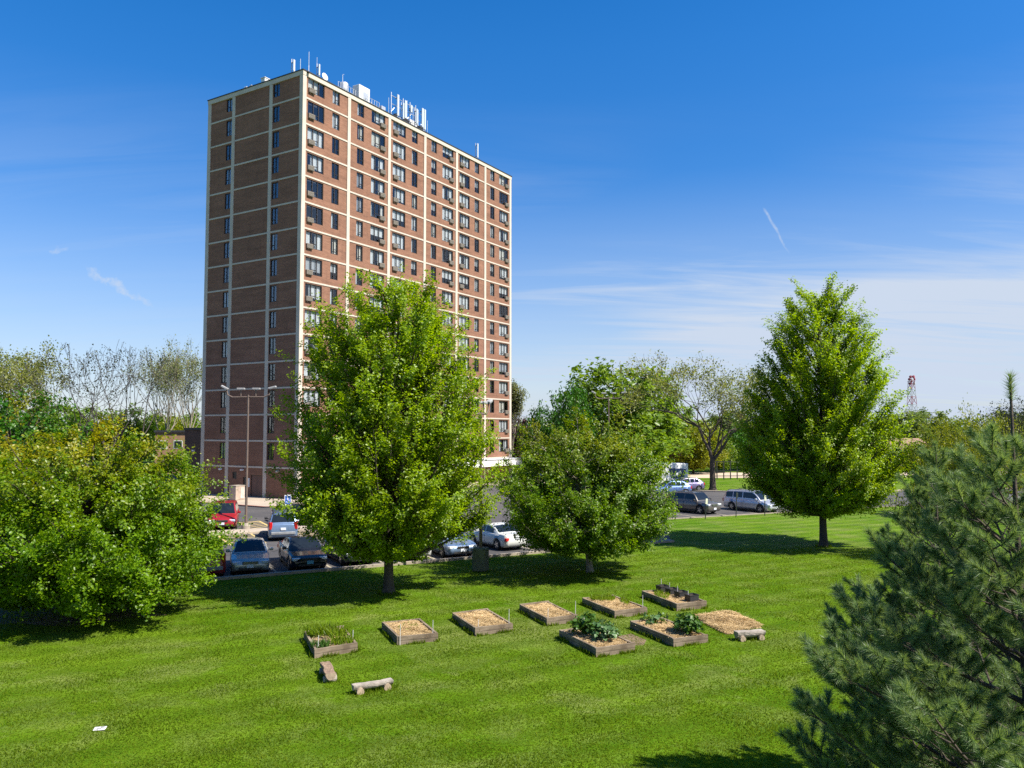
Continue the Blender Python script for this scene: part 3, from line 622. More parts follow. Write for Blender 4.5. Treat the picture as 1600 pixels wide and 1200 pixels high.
def leaves(rng, cen, nrm, size, aspect=.8, fold=.28):
    """kite shaped folded leaves, two faces each"""
    n = len(cen); nrm = nrm / (np.linalg.norm(nrm, axis=1)[:, None] + 1e-9)
    a = rng.normal(size=(n, 3)); a[:, 2] -= .5; a -= nrm * (a * nrm).sum(1)[:, None]; a /= np.linalg.norm(a, axis=1)[:, None] + 1e-9; b = np.cross(nrm, a)
    L = (size * rng.uniform(.65, 1.3, n))[:, None]; w = L * aspect * .5
    p0 = cen - a * L * .5; p1 = cen + a * L * .5 - nrm * L * .12; l = cen - a * L * .08 + b * w + nrm * L * fold * .5; r = cen - a * L * .08 - b * w + nrm * L * fold * .5
    V = np.stack([p0, l, p1, r], 1).reshape(-1, 3); k = np.arange(n)[:, None] * 4
    F = np.concatenate([k + np.array([[0, 2, 1]]), k + np.array([[0, 3, 2]])], 0); return V, F
def bez(a, b, c, s):
    s = np.asarray(s)[:, None]; return a * (1 - s) ** 2 + b * 2 * s * (1 - s) + c * s ** 2
def dense_tree(seed, H, Rr, clear, prof, n_bough, tips, lpt, lsize, spread, up=.9, trunk_r=.2, lumps=.16, twig=.5, cl=.17, stretch=(1, 1), lean=(0, 0), top_up=.0):
    """trunk, boughs reaching an uneven envelope, twigs along them and leaves clustered round every twig"""
    rng = np.random.default_rng(seed); ch = H - clear; ph = rng.uniform(0, 6.28, 8)
    prof = np.array(prof); rad = lambda tt: np.interp(tt, prof[:, 0], prof[:, 1]) * Rr
    def env(tt, az): return rad(tt) * (1 + lumps * (np.sin(2 * az + ph[0] + tt * 3) + .7 * np.sin(3 * az + ph[1] - tt * 5) + .6 * np.sin(5 * az + ph[2] + tt * 9)))
    tz = np.array([0, .012, .03, .07, .15, .3, .5, .75, 1.0]); tr = np.stack([lean[0] * tz + .03 * Rr * np.sin(tz * 5 + ph[3]) * tz, lean[1] * tz + .03 * Rr * np.cos(tz * 4 + ph[4]) * tz, tz * (clear + ch * (.93 if up > .7 else .55))], 1)
    flare = 1 + .55 * np.exp(-tz * 45); trad = trunk_r * flare * (1 - tz) ** .75 + .012
    trunkpt = lambda z: np.array([np.interp(z, tr[:, 2], tr[:, 0]), np.interp(z, tr[:, 2], tr[:, 1]), z])
    wood = [(tr, trad)]; limbs = []; LC = []; LN = []
    tt_all = np.linspace(.02, 1, 400); w = rad(tt_all) ** 1.6 + .02 * Rr; cw_ = np.cumsum(w) / w.sum()
    for i in range(n_bough):
        tt = float(np.interp((i + rng.random()) / n_bough, cw_, tt_all)); az = i * 2.39996 + rng.normal() * .3
        rr = float(env(tt, az)) * rng.uniform(.62, 1.0) ** .5
        end = np.array([math.cos(az) * rr * stretch[0] + lean[0] * tt, math.sin(az) * rr * stretch[1] + lean[1] * tt, clear + ch * tt + rng.normal() * .12])
        z0 = min(max(clear * .82 + ch * .0, end[2] - up * rr - .3), (clear + ch * (.9 if up > .7 else .5))); st = trunkpt(z0); hd = end - st
        mid = st + hd * .5 + np.array([hd[0] * .12, hd[1] * .12, -.10 * rr * (1 if up > .4 else -1.2)]) + rng.normal(size=3) * .06 * rr
        s = np.linspace(0, 1, 7); bp = bez(st, mid, end, s); r0 = min(trunk_r * .42, .018 + .020 * np.linalg.norm(hd)); limbs.append((bp, r0 * (1 - s) ** .8 + .007))
        outw = np.array([math.cos(az), math.sin(az), .35 + top_up * tt]); outw /= np.linalg.norm(outw)
        for k in range(tips):
            sv = 1 - (1 - .30) * rng.random() ** 1.25 if k else 1.0; p = bez(st, mid, end, [sv])[0]; q = bez(st, mid, end, [max(0, sv - .12)])[0]
            off = rng.normal(size=3) * spread * (.35 + .65 * sv); off[2] *= .7; cn_ = rng.normal(size=3) * .4
            e = p + off + outw * twig * .35
            limbs.append((np.array([q, (q + e) / 2 + np.array([0, 0, -.03]), e]), np.array([.012, .009, .004])))
            m_ = int(lpt * rng.uniform(.6, 1.4)); f = rng.random(m_)[:, None] ** .7
            LC.append(q + (e - q) * (.35 + .75 * f) + rng.normal(size=(m_, 3)) * cl + outw * (f - .4) * twig * .5)
            LN.append(np.array([0, 0, .7]) + outw * .4 + cn_ + rng.normal(size=(m_, 3)) * .42)
    V, F = tubes(wood, 9); V2, F2 = tubes(limbs, 4); c = np.concatenate(LC); c = c[c[:, 2] > clear * .55]
    lv, lf = leaves(rng, c, np.concatenate(LN)[:len(c)], np.full(len(c), lsize)); return (V, F), (V2, F2), (lv, lf)
def sparse_tree(seed, H, spread, trunk_h, trunk_r, levels=5, nlimb=4, leaf_n=5, lsize=.16, ang=(.35, .75), upw=.25, lean=(0, 0), lsp=.28, kx=.62, tmin=.006):
    """open crowned tree: forking limbs drawn out to twigs, with a light scatter of young leaves"""
    rng = np.random.default_rng(seed); paths = []; LC = []; LN = []
    def grow(p, dr, L, r, lev):
        n = 5; pts = [p]; d = dr
        for i in range(n):
            d = d + rng.normal(size=3) * .13 + np.array([0, 0, upw * .18]); d /= np.linalg.norm(d); pts.append(pts[-1] + d * L / n)
        pts = np.array(pts); tip_r = r * (.62 if lev else .3); paths.append((pts, np.linspace(r, max(tip_r, tmin), n + 1)))
        if lev <= 1:
            m_ = rng.poisson(leaf_n)
            if m_: 
                f = rng.random(m_); idx = f * n; i0_ = idx.astype(int); c = pts[i0_] + (pts[np.minimum(i0_ + 1, n)] - pts[i0_]) * (idx - i0_)[:, None]
                LC.append(c + rng.normal(size=(m_, 3)) * lsp); LN.append(rng.normal(size=(m_, 3)) + np.array([0, 0, .6]))
        if lev == 0: return
        k = 2 + (rng.random() < kx) + (lev >= levels - 1 and kx > .2)
        for i in range(k):
            a = rng.uniform(*ang); az = i * 6.283 / k + rng.uniform(0, 1.5); ref = np.array([0, 0, 1.0]) if abs(d[2]) < .9 else np.array([1.0, 0, 0])
            u = np.cross(d, ref); u /= np.linalg.norm(u); v = np.cross(d, u); nd = d * math.cos(a) + (u * math.cos(az) + v * math.sin(az)) * math.sin(a)
            nd[:2] *= spread; nd /= np.linalg.norm(nd)
            sidx = n if i < 2 else rng.integers(2, n); grow(pts[sidx], nd, L * rng.uniform(.62, .86), max(tip_r * rng.uniform(.72, .95), tmin), lev - 1)
    p = np.zeros(3); d0 = np.array([lean[0], lean[1], 1.0]); d0 /= np.linalg.norm(d0)
    tp = np.array([p + d0 * trunk_h * s for s in (0, .08, .3, .65, 1)]); wood = [(tp, np.array([1.7, 1.2, 1.05, .95, .85]) * trunk_r)]
    for i in range(nlimb):
        a = rng.uniform(*ang); az = i * 6.283 / nlimb + rng.uniform(0, .8); nd = np.array([math.cos(az) * math.sin(a) * spread, math.sin(az) * math.sin(a) * spread, math.cos(a)]); nd /= np.linalg.norm(nd)
        grow(tp[-1] - d0 * rng.uniform(0, .2) * trunk_h, nd, (H - trunk_h) * .34, trunk_r * .62, levels)
    V2, F2 = tubes(paths, 4); c = np.concatenate(LC); nn = np.concatenate(LN)
    k = H / max(V2[:, 2].max(), 1e-3); sc_ = np.array([k, k, k]); V2 = V2 * sc_; c = c * sc_; V, F = tubes(wood, 9); V = V * sc_
    return (V, F), (V2, F2), leaves(rng, c, nn, np.full(len(c), lsize))
def plant_tree(name, parts, bark, lm, loc, label, group=None, rz=0, cat='tree'):
    o = empty(name, loc, rz, label, cat, group); (V, F), (V2, F2), (lv, lf) = parts
    # trunk and limbs are one continuous piece of wood
    link('trunk', np_mesh('trunk', np.concatenate([V, V2]), np.concatenate([F, F2 + len(V)]), bark, True), o)
    link('crown', np_mesh('crown', lv, lf, lm), o); return o
def replant(src, loc, rz, s, label, group=None):
    c = copy_tree(src); c.location = loc; c.rotation_euler = (0, 0, rz); c.scale = s if isinstance(s, tuple) else (s, s, s); c['label'] = label
    if group: c['group'] = group
    return c
LM_BRIGHT = leaf_mat('bright_maple_leaves', (.130, .235, .001, 1), (.275, .385, .003, 1), .55)
LM_ROUND = leaf_mat('round_maple_leaves', (.088, .195, .002, 1), (.185, .310, .005, 1), .52, ((.34, .27, .010, 1), 3.6, 7.6))
LM_MID = leaf_mat('mid_maple_leaves', (.072, .165, .002, 1), (.165, .260, .006, 1), .52, ((.25, .22, .02, 1), 4.5, 8.5))
LM_DARK = leaf_mat('dark_maple_leaves', (.024, .10, .004, 1), (.055, .16, .008, 1), .35)
LM_LOCUST = leaf_mat('locust_leaves', (.095, .185, .012, 1), (.185, .275, .025, 1), .5)
LM_OLIVE = leaf_mat('olive_young_leaves', (.15, .19, .045, 1), (.25, .27, .07, 1), .5)
LM_PALE = leaf_mat('pale_young_leaves', (.13, .165, .06, 1), (.22, .24, .09, 1), .42)
LM_TINY = leaf_mat('dark_small_leaves', (.022, .034, .018, 1), (.055, .07, .03, 1), .2)
LM_YEL = leaf_mat('yellow_green_leaves', (.15, .19, .006, 1), (.25, .27, .012, 1), .45)
LM_PURP = leaf_mat('purple_leaves', (.03, .008, .012, 1), (.06, .014, .02, 1), .2)
LM_WOOD = leaf_mat('wood_edge_leaves', (.085, .145, .025, 1), (.17, .225, .05, 1), .45)
LM_SHRUB = leaf_mat('evergreen_leaves', (.012, .04, .010, 1), (.03, .07, .016, 1), .15)
egg = [(0, .30), (.05, .55), (.10, .76), (.18, 1.0), (.39, .95), (.62, .84), (.80, .72), (.89, .58), (.96, .42), (1, .22)]
egg2 = [(0, .50), (.07, .82), (.20, 1.0), (.38, .93), (.52, .83), (.68, .71), (.80, .58), (.90, .44), (.97, .28), (1, .14)]
dome_p = [(0, .62), (.12, .90), (.3, 1.0), (.5, .96), (.7, .80), (.86, .54), (1, .12)]
def at(px, py): return G(px, py)
T_MAPLE = plant_tree('maple_tree', dense_tree(3, 13.75, 4.25, 1.75, egg, 250, 11, 74, .112, .36, 1.05, .20, .08, .75, .105, top_up=1.2), M_BARK, LM_BRIGHT, at(607, 927), 'tall bright green egg shaped maple in front of the brick tower', 'maples on the lawn')
T_RIGHT = plant_tree('maple_tree', dense_tree(8, 16.0, 4.55, 2.3, egg2, 260, 11, 70, .122, .38, 1.15, .21, .06, .85, .11, top_up=1.4), M_BARKD, LM_BRIGHT, at(1287, 854), 'tallest bright green maple with dark trunk, standing alone at right on the lawn', 'maples on the lawn')
T_MID = plant_tree('maple_tree', dense_tree(21, 7.6, 4.2, 1.3, dome_p, 180, 10, 78, .112, .38, .55, .16, .11, .5, .115, lean=(-.5, 0)), M_BARKP, LM_MID, at(922, 895), 'low rounded mid green maple between the two tall maples', 'maples on the lawn')
T_LEFT = plant_tree('maple_tree', dense_tree(33, 7.3, 4.8, .8, dome_p, 230, 11, 80, .112, .40, .5, .2, .10, .5, .12, lean=(-.4, 0)), M_BARK, LM_ROUND, at(140, 962), 'broad rounded maple with yellowish new leaves on top, at left', 'maples on the lawn')
# left background
P_ = lambda px, y: (X(px, y), y, 0)
plant_tree('round_tree', dense_tree(41, 10.2, 4.8, 1.5, dome_p, 70, 8, 24, .26, .5, .6, .25, .12, .5, .22), M_BARK, LM_DARK, P_(24, 60), 'dense dark green rounded tree behind the broad yellowish maple', 'trees left of the tower')
plant_tree('bare_tree', sparse_tree(5, 15.4, 1.2, 3.6, .21, 5, 5, 2.2, .18, (.25, .6), .35, lsp=.25, kx=.12, tmin=.014), M_BARKD, LM_TINY, P_(186, 78), 'dark forked tree with few leaves, nearest the middle left of the tower', 'trees left of the tower')
plant_tree('bare_tree', sparse_tree(12, 16, 1.2, 2.6, .19, 5, 4, 2.2, .18, (.25, .6), .4, lean=(-.25, 0), lsp=.25, kx=.12, tmin=.014), M_BARKD, LM_TINY, P_(158, 79), 'dark leaning tree with few leaves, left of the forked one', 'trees left of the tower')
plant_tree('budding_tree', sparse_tree(17, 18.2, 1.1, 3.5, .28, 6, 5, 7, .26, (.25, .6), .35, lsp=.45, kx=.2, tmin=.012), M_BARKP, LM_OLIVE, P_(38, 95), 'olive budding round tree at the far left edge', 'trees left of the tower')
plant_tree('poplar_tree', sparse_tree(23, 25.5, .8, 5, .3, 5, 5, 4.2, .28, (.2, .5), .6, lsp=.45, kx=.25, tmin=.015), M_BARKP, LM_PALE, P_(296, 152), 'pale thin poplar closest to the shaded end of the tower', 'trees left of the tower')
plant_tree('poplar_tree', sparse_tree(29, 22.5, .85, 5, .28, 5, 5, 4.2, .28, (.2, .5), .6, lsp=.45, kx=.25, tmin=.015), M_BARKP, LM_PALE, P_(258, 150), 'pale thin poplar second from the shaded end of the tower', 'trees left of the tower')
gen_a = dense_tree(51, 10, 4.6, 1.2, dome_p, 60, 8, 20, .36, .6, .6, .22, .16, .6, .3)
gen_b = dense_tree(57, 12, 4.4, 1.5, egg, 65, 8, 20, .38, .6, .9, .24, .14, .7, .3)
S_LOC = plant_tree('leafy_tree', gen_a, M_BARK, LM_LOCUST, P_(118, 150), 'mid green round tree behind the leaning bare tree', 'trees left of the tower'); S_LOC.scale = (1.5, 1.5, 1.25)
def far(src, px, y, ptop, label, group, wid=None, rz=None, base_h=10.0, lm=None):
    h = Z(ptop, y); s = h / base_h; k = s if wid is None else wid / FPX * y / 9.6
    c = replant(src, P_(px, y), (px * 1.7) % 6.28 if rz is None else rz, (k, k, s), label, group)
    if lm:
        for ch in c.children:
            if ch.name.startswith('crown'): ch.data = ch.data.copy(); ch.data.materials[0] = lm
    return c
GL, GR = 'trees left of the tower', 'trees right of the tower'
far(S_LOC, 215, 158, 632, 'mid green tree seen between the forked bare tree and the poplars', GL, 90)
S_YEL = far(S_LOC, 165, 160, 640, 'yellow green tree low behind the two bare trees', GL, 80, lm=LM_YEL)
far(S_YEL, 255, 172, 642, 'yellow green tree low behind the poplars', GL, 80, base_h=10)
far(S_YEL, -5, 90, 603, 'yellow olive tree behind the dark green one at the left edge', GL, 120)
far(S_LOC, 318, 190, 640, 'green tree peeping past the shaded end of the tower', GL, 90)
far(S_LOC, 62, 140, 625, 'green tree low between the olive tree and the bare trees', GL, 90)
# right background
S_EGG = plant_tree('leafy_tree', gen_b, M_BARK, LM_LOCUST, P_(968, 120), 'largest feathery light green tree behind the low rounded maple', GR)
S_EGG.scale = (1.95, 1.8, 1.42)
far(S_EGG, 1022, 126, 582, 'feathery green tree at the right shoulder of the largest one', GR, 110, base_h=12)
far(S_EGG, 915, 118, 592, 'feathery green tree at the left shoulder of the largest one', GR, 80, base_h=12)
S_DK = far(S_LOC, 893, 112, 592, 'dark green maple left of the largest feathery tree', GR, 84, lm=LM_DARK)
far(S_DK, 850, 118, 628, 'smaller dark green tree between the purple tree and dark maple', GR, 60)
far(S_DK, 812, 150, 648, 'purple leaved tree just right of the tower', GR, 60, lm=LM_PURP)
plant_tree('poplar_tree', sparse_tree(61, 15.5, .6, 4, .2, 5, 4, 5, .26, (.15, .35), .8, lsp=.3), M_BARKP, LM_PALE, P_(799, 128), 'thin pale poplar peeping past the sunlit end of the tower', GR)
plant_tree('budding_tree', sparse_tree(67, 16.8, 1.1, 4.2, .34, 6, 4, 6, .22, (.3, .7), .25, lsp=.34, kx=.22, tmin=.012), M_BARK, LM_OLIVE, P_(1112, 93.5), 'thick trunked budding tree beyond the car park, left of the tallest maple', GR)
far(S_LOC, 1082, 128, 652, 'yellow green park tree left of the thick trunked budding tree', GR, 84, lm=LM_YEL)
far(S_LOC, 1122, 133, 668, 'small green park tree right behind the thick trunked tree', GR, 60)
far(S_DK, 1168, 138, 660, 'dark park tree behind the black frame', GR, 80)
far(S_LOC, 1205, 142, 650, 'green park tree hidden behind the tallest maple', GR, 90)
for i, (px, y, pt, w, lab) in enumerate(((1060, 165, 632, 90, 'distant green tree left behind the budding tree'), (1140, 170, 640, 100, 'distant green tree filling in behind the budding tree'), (1000, 160, 640, 90, 'distant green tree low behind the feathery trees'))): far(S_EGG, px, y, pt, lab, GR, w, base_h=12, lm=LM_WOOD if i % 2 else None)
S_W = far(S_EGG, 1405, 190, 644, 'olive green tree below the red and white mast', GR, 110, base_h=12, lm=LM_WOOD)
far(S_W, 1455, 200, 640, 'olive green tree right of the red and white mast', GR, 90, base_h=12)
far(S_W, 1590, 170, 640, 'olive green tree behind the pine leader at the right edge', GR, 110, base_h=12)
far(S_DK, 1432, 120, 690, 'dark shady tree right of the tallest maple', GR, 80)
far(S_DK, 1488, 64.5, 688, 'dark green tree left behind the yellow vase shaped tree', GR, 120)
plant_tree('vase_tree', sparse_tree(71, 8.5, 1.25, 2.0, .17, 6, 5, 9, .13, (.35, .75), .1, lsp=.2, kx=.35), M_BARKD, LM_YEL, (25.2, 43.6, 0), 'yellow green vase shaped tree behind the pines', GR).scale = (.55, .55, 1)
plant_tree('bare_tree', sparse_tree(77, 12, .9, 3, .2, 5, 4, 2, .2, (.3, .6), .4, lsp=.2), M_BARKD, LM_TINY, P_(1588, 92), 'dark thin tree with few leaves at the right edge', GR)
# the wood far off, one ragged mass along the horizon
rng = np.random.default_rng(5); N = 150; cen = []
for i in range(N):
    a = rng.uniform(-.72, .72); y = rng.uniform(270, 420); x = math.tan(a) * y; h = rng.uniform(8, 14.5); r_ = rng.uniform(6, 11); m_ = 330
    q = rng.normal(size=(m_, 3)); q /= np.linalg.norm(q, axis=1)[:, None]; q *= rng.random((m_, 1)) ** .33
    cen.append(np.array([x, y, h * .52]) + q * np.array([r_, r_, h * .48]))
cen = np.concatenate(cen); lv, lf = leaves(rng, cen, rng.normal(size=cen.shape) + np.array([0, -.3, .9]), np.full(len(cen), 1.25))
tag(link('distant_woods', np_mesh('distant_woods', lv, lf, LM_WOOD)), 'ragged green woods along the horizon', 'woods', kind='stuff')
# short blades standing out of the mown lawn
def lawn_blades(n, edges):
    rng = np.random.default_rng(2); y = 14.5 + 33 * rng.random(n) ** 1.35; x = (rng.uniform(-.74, .74, n) + rng.normal(0, .09, n)) * y + rng.normal(0, 1.0, n); y = y + rng.normal(0, .6, n)
    dn = (x - K0.x) * kn.x + (y - K0.y) * kn.y; ok = dn < -.3; x, y = x[ok], y[ok]; n = len(x); g = np.sin(x * 1.7 + 2.1 * np.sin(y * .9)) + np.sin(y * 2.3 + 1.4 * np.sin(x * 1.3)); h = rng.uniform(.02, .05, n) * (1 + .22 * g)
    E_ = np.array(edges); x = np.concatenate([x, E_[:, 0]]); y = np.concatenate([y, E_[:, 1]]); h = np.concatenate([h, rng.uniform(.05, .17, len(E_))]); n = len(x)
    a = rng.uniform(0, 6.28, n); w = np.stack([np.cos(a), np.sin(a), np.zeros(n)], 1) * (.008 + .0003 * y)[:, None]; P = np.stack([x, y, np.zeros(n)], 1); T = P + np.stack([rng.normal(0, .03, n), rng.normal(0, .03, n), h], 1)
    V = np.stack([P - w, P + w, T], 1).reshape(-1, 3); return np_mesh('grass', V, np.arange(len(V)).reshape(-1, 3), leaf_mat('grass_blades', (.075, .145, .004, 1), (.155, .215, .018, 1), .5, None, 0.0))
# clipped evergreen shrub by the road
sh = empty('evergreen_shrub', P_(1446, 62), 0, 'dark rounded evergreen shrub by the pines, right of the slanting sign post', 'shrub')
rng = np.random.default_rng(9); q = rng.normal(size=(5200, 3)); q /= np.linalg.norm(q, axis=1)[:, None]; q *= rng.random((5200, 1)) ** .2; q = q * np.array([1.5, 1.4, 1.0]) * (1 + .12 * np.sin(q[:, :1] * 6) * np.cos(q[:, 2:] * 7)) + np.array([0, 0, .95])
lv, lf = leaves(rng, q, q - np.array([0, 0, .5]) + rng.normal(size=q.shape) * .5, np.full(len(q), .12)); link('crown', np_mesh('crown', lv, lf, LM_SHRUB), sh); MB().tube([(0, 0, 0), (0, 0, 1.0)], .1).build('trunk', M_BARKD, sh)

# ------------------------------------------------------------------ white pines
def needle_mat():
    m = leaf_mat('pine_needles', (.072, .150, .045, 1), (.25, .335, .155, 1), .42); return m
M_NEED = needle_mat()
def pine(seed, H, whorls, Lk, Lmax, name, loc, label, nl=.095, per=75, nw=.0042, rz=0, lean=(0, 0), zmin=1.2, dens=1.0, bare=.5):
    rng = np.random.default_rng(seed); paths = []; shoots = []
    tz = np.linspace(0, 1, 12); tr = np.stack([lean[0] * tz ** 2 + .03 * np.sin(tz * 7), lean[1] * tz ** 2 + .03 * np.cos(tz * 6), tz * H], 1); paths.append((tr, .012 + .10 * (H / 7) * (1 - tz) ** 1.25))
    tp = lambda z: np.array([np.interp(z, tr[:, 2], tr[:, k]) for k in range(3)])
    shoots.append((tp(H - .26), np.array([0, 0, 1.0]), .27))
    def shoot(p, d, L, lev):
        d = d / np.linalg.norm(d); e = p + d * L; mid = p + d * L * .5 + np.array([0, 0, -.03 * L]); e = e + np.array([0, 0, .10 * L]); paths.append((np.array([p, mid, e]), np.array([.006 + .004 * lev, .005, .003])))
        dd = (e - mid); dd /= np.linalg.norm(dd); sl = min(.23, L * .75); shoots.append((e - dd * sl, dd, sl + .02))
        if lev > 0 and L > .34:
            k = int(L / .2)
            for i in range(k):
                s = (i + .6) / k * .8 + .12; q = p + (e - p) * s; side = np.cross(dd, np.array([0, 0, 1.0])); side /= np.linalg.norm(side) + 1e-9; sg = 1 if i % 2 else -1
                shoot(q, dd * .75 + side * sg * rng.uniform(.5, .9) + np.array([0, 0, rng.uniform(-.05, .35)]), min(.42, L * .5) * rng.uniform(.6, 1.1), lev - 1)
    z = H - bare; w = 0
    while z > zmin:
        dep = H - z; L0 = min(.22 + Lk * max(0, dep - bare * .6), Lmax); n = rng.integers(4, 7); a0 = rng.uniform(0, 6.28)
        for i in range(n):
            az = a0 + i * 6.283 / n + rng.normal() * .18; L = L0 * rng.uniform(.72, 1.12); elv = np.interp(dep, [0, 1.5, 3, 6], [1.05, .75, .52, .25]) + rng.normal() * .08
            p0 = tp(z + rng.normal() * .05); dh = np.array([math.cos(az), math.sin(az), 0]); s = np.linspace(0, 1, 8)[:, None]
            bp = p0 + dh * L * s * math.cos(elv) + np.array([0, 0, 1.0]) * L * (math.sin(elv) * s * .7 + .22 * s ** 2.4) + np.cumsum(rng.normal(size=(8, 3)) * .012 * L, 0)
            paths.append((bp, (.010 + .011 * L) * (1 - .85 * s[:, 0])))
            dd = bp[-1] - bp[-2]; dd /= np.linalg.norm(dd); shoots.append((bp[-1] - dd * .22, dd, .25))
            k = int(L / (.135 / dens))
            for j in range(k):
                sv = .22 + .76 * (j + rng.random()) / k; x = sv * 7; i0_ = int(x); q = bp[i0_] + (bp[min(i0_ + 1, 7)] - bp[i0_]) * (x - i0_); td = bp[min(i0_ + 1, 7)] - bp[i0_]; td /= np.linalg.norm(td)
                side = np.cross(td, np.array([0, 0, 1.0])); side /= np.linalg.norm(side) + 1e-9; sg = 1 if j % 2 else -1
                shoot(q, td * .7 + side * sg * rng.uniform(.45, .95) + np.array([0, 0, rng.uniform(-.12, .4)]), (.22 + .42 * L * (1 - sv) ** .8 * .8) * rng.uniform(.7, 1.15), 1)
        z -= whorls * rng.uniform(.8, 1.2) * (.8 if dep > 2 else 1.0); w += 1
    sp = np.array([s[0] for s in shoots]); sdv = np.array([s[1] for s in shoots]); sl = np.array([s[2] for s in shoots]); n = len(sp)
    sdv /= np.linalg.norm(sdv, axis=1)[:, None]; P0 = np.repeat(sp, per, 0); D = np.repeat(sdv, per, 0); SL = np.repeat(sl, per)
    f = rng.random(n * per) ** .75; base = P0 + D * (SL * f)[:, None]; rv = rng.normal(size=D.shape); rv -= D * (rv * D).sum(1)[:, None]; rv /= np.linalg.norm(rv, axis=1)[:, None]
    a = rng.uniform(.40, 1.2, n * per) * (1.15 - .45 * f); nd = D * np.cos(a)[:, None] + rv * np.sin(a)[:, None]; nd[:, 2] -= .12
    ln = nl * rng.uniform(.75, 1.2, n * per); wv = np.cross(nd, rng.normal(size=nd.shape)); wv /= np.linalg.norm(wv, axis=1)[:, None]
    V = np.stack([base - wv * nw * .5, base + wv * nw * .5, base + nd * ln[:, None]], 1).reshape(-1, 3); F = np.arange(len(V)).reshape(-1, 3)
    o = empty(name, loc, rz, label, 'pine tree', 'pines at the right'); TV, TF = tubes(paths, 5)
    link('trunk', np_mesh('trunk', TV, TF, M_BARK, True), o); link('crown', np_mesh('crown', V, F, M_NEED), o); print(name, 'shoots', n); return o
pine(1, 7.56, .42, .62, 2.6, 'pine_tree', (5.42, 8.5, 0), 'nearest pine with a tall bare leader at the right edge', nl=.115, per=270, nw=.0056, lean=(-.10, 0), dens=1.0, bare=1.05)
pine(2, 6.75, .46, .46, 2.4, 'pine_tree', (7.95, 15.0, 0), 'second pine with feathery tip, left of and beyond the nearest pine', nl=.12, per=180, nw=.0085, dens=1.0)

# ------------------------------------------------------------------ vehicles (x forward, origin on the ground under the middle)
def paint(name, col, metal=.35, rough=.32): return mat(name, col, rough, metal, noise=1.2, var=.04, spec=.5, coat=.6)
SPECS = {
 # length, width, height, wheel radius, front axle, rear axle (from the nose), deck line [(share of length from nose, z)], glasshouse [windscreen foot, roof front, roof rear, rear glass foot], belt z
 'sedan': dict(L=4.75, W=1.82, H=1.44, wr=.325, fa=.92, ra=3.68, deck=[(0, .50), (.012, .66), (.06, .76), (.22, .88), (.30, .93), (.80, .97), (.88, 1.0), (.97, .98), (.99, .86), (1, .55)], gh=(.27, .43, .66, .84), belt=.93, tail=.80),
 'coupe': dict(L=4.45, W=1.74, H=1.38, wr=.31, fa=.88, ra=3.50, deck=[(0, .46), (.012, .62), (.06, .72), (.24, .84), (.32, .88), (.78, .92), (.88, .95), (.975, .93), (.99, .82), (1, .5)], gh=(.29, .47, .62, .82), belt=.88, tail=.74),
 'suv': dict(L=4.6, W=1.85, H=1.70, wr=.36, fa=.88, ra=3.58, deck=[(0, .55), (.012, .80), (.05, .93), (.20, 1.02), (.27, 1.06), (.90, 1.09), (.985, 1.08), (.995, .9), (1, .55)], gh=(.245, .37, .90, .975), belt=1.05, tail=.98),
 'van': dict(L=5.05, W=1.95, H=1.74, wr=.34, fa=.98, ra=3.98, deck=[(0, .48), (.012, .68), (.06, .82), (.17, .98), (.24, 1.03), (.90, 1.06), (.985, 1.05), (.995, .9), (1, .5)], gh=(.19, .37, .91, .98), belt=1.02, tail=.96),
 'hatch': dict(L=4.1, W=1.72, H=1.50, wr=.31, fa=.80, ra=3.32, deck=[(0, .48), (.012, .66), (.06, .76), (.20, .88), (.28, .94), (.90, 1.0), (.985, .98), (.995, .85), (1, .5)], gh=(.22, .42, .78, .965), belt=.95, tail=.90)}
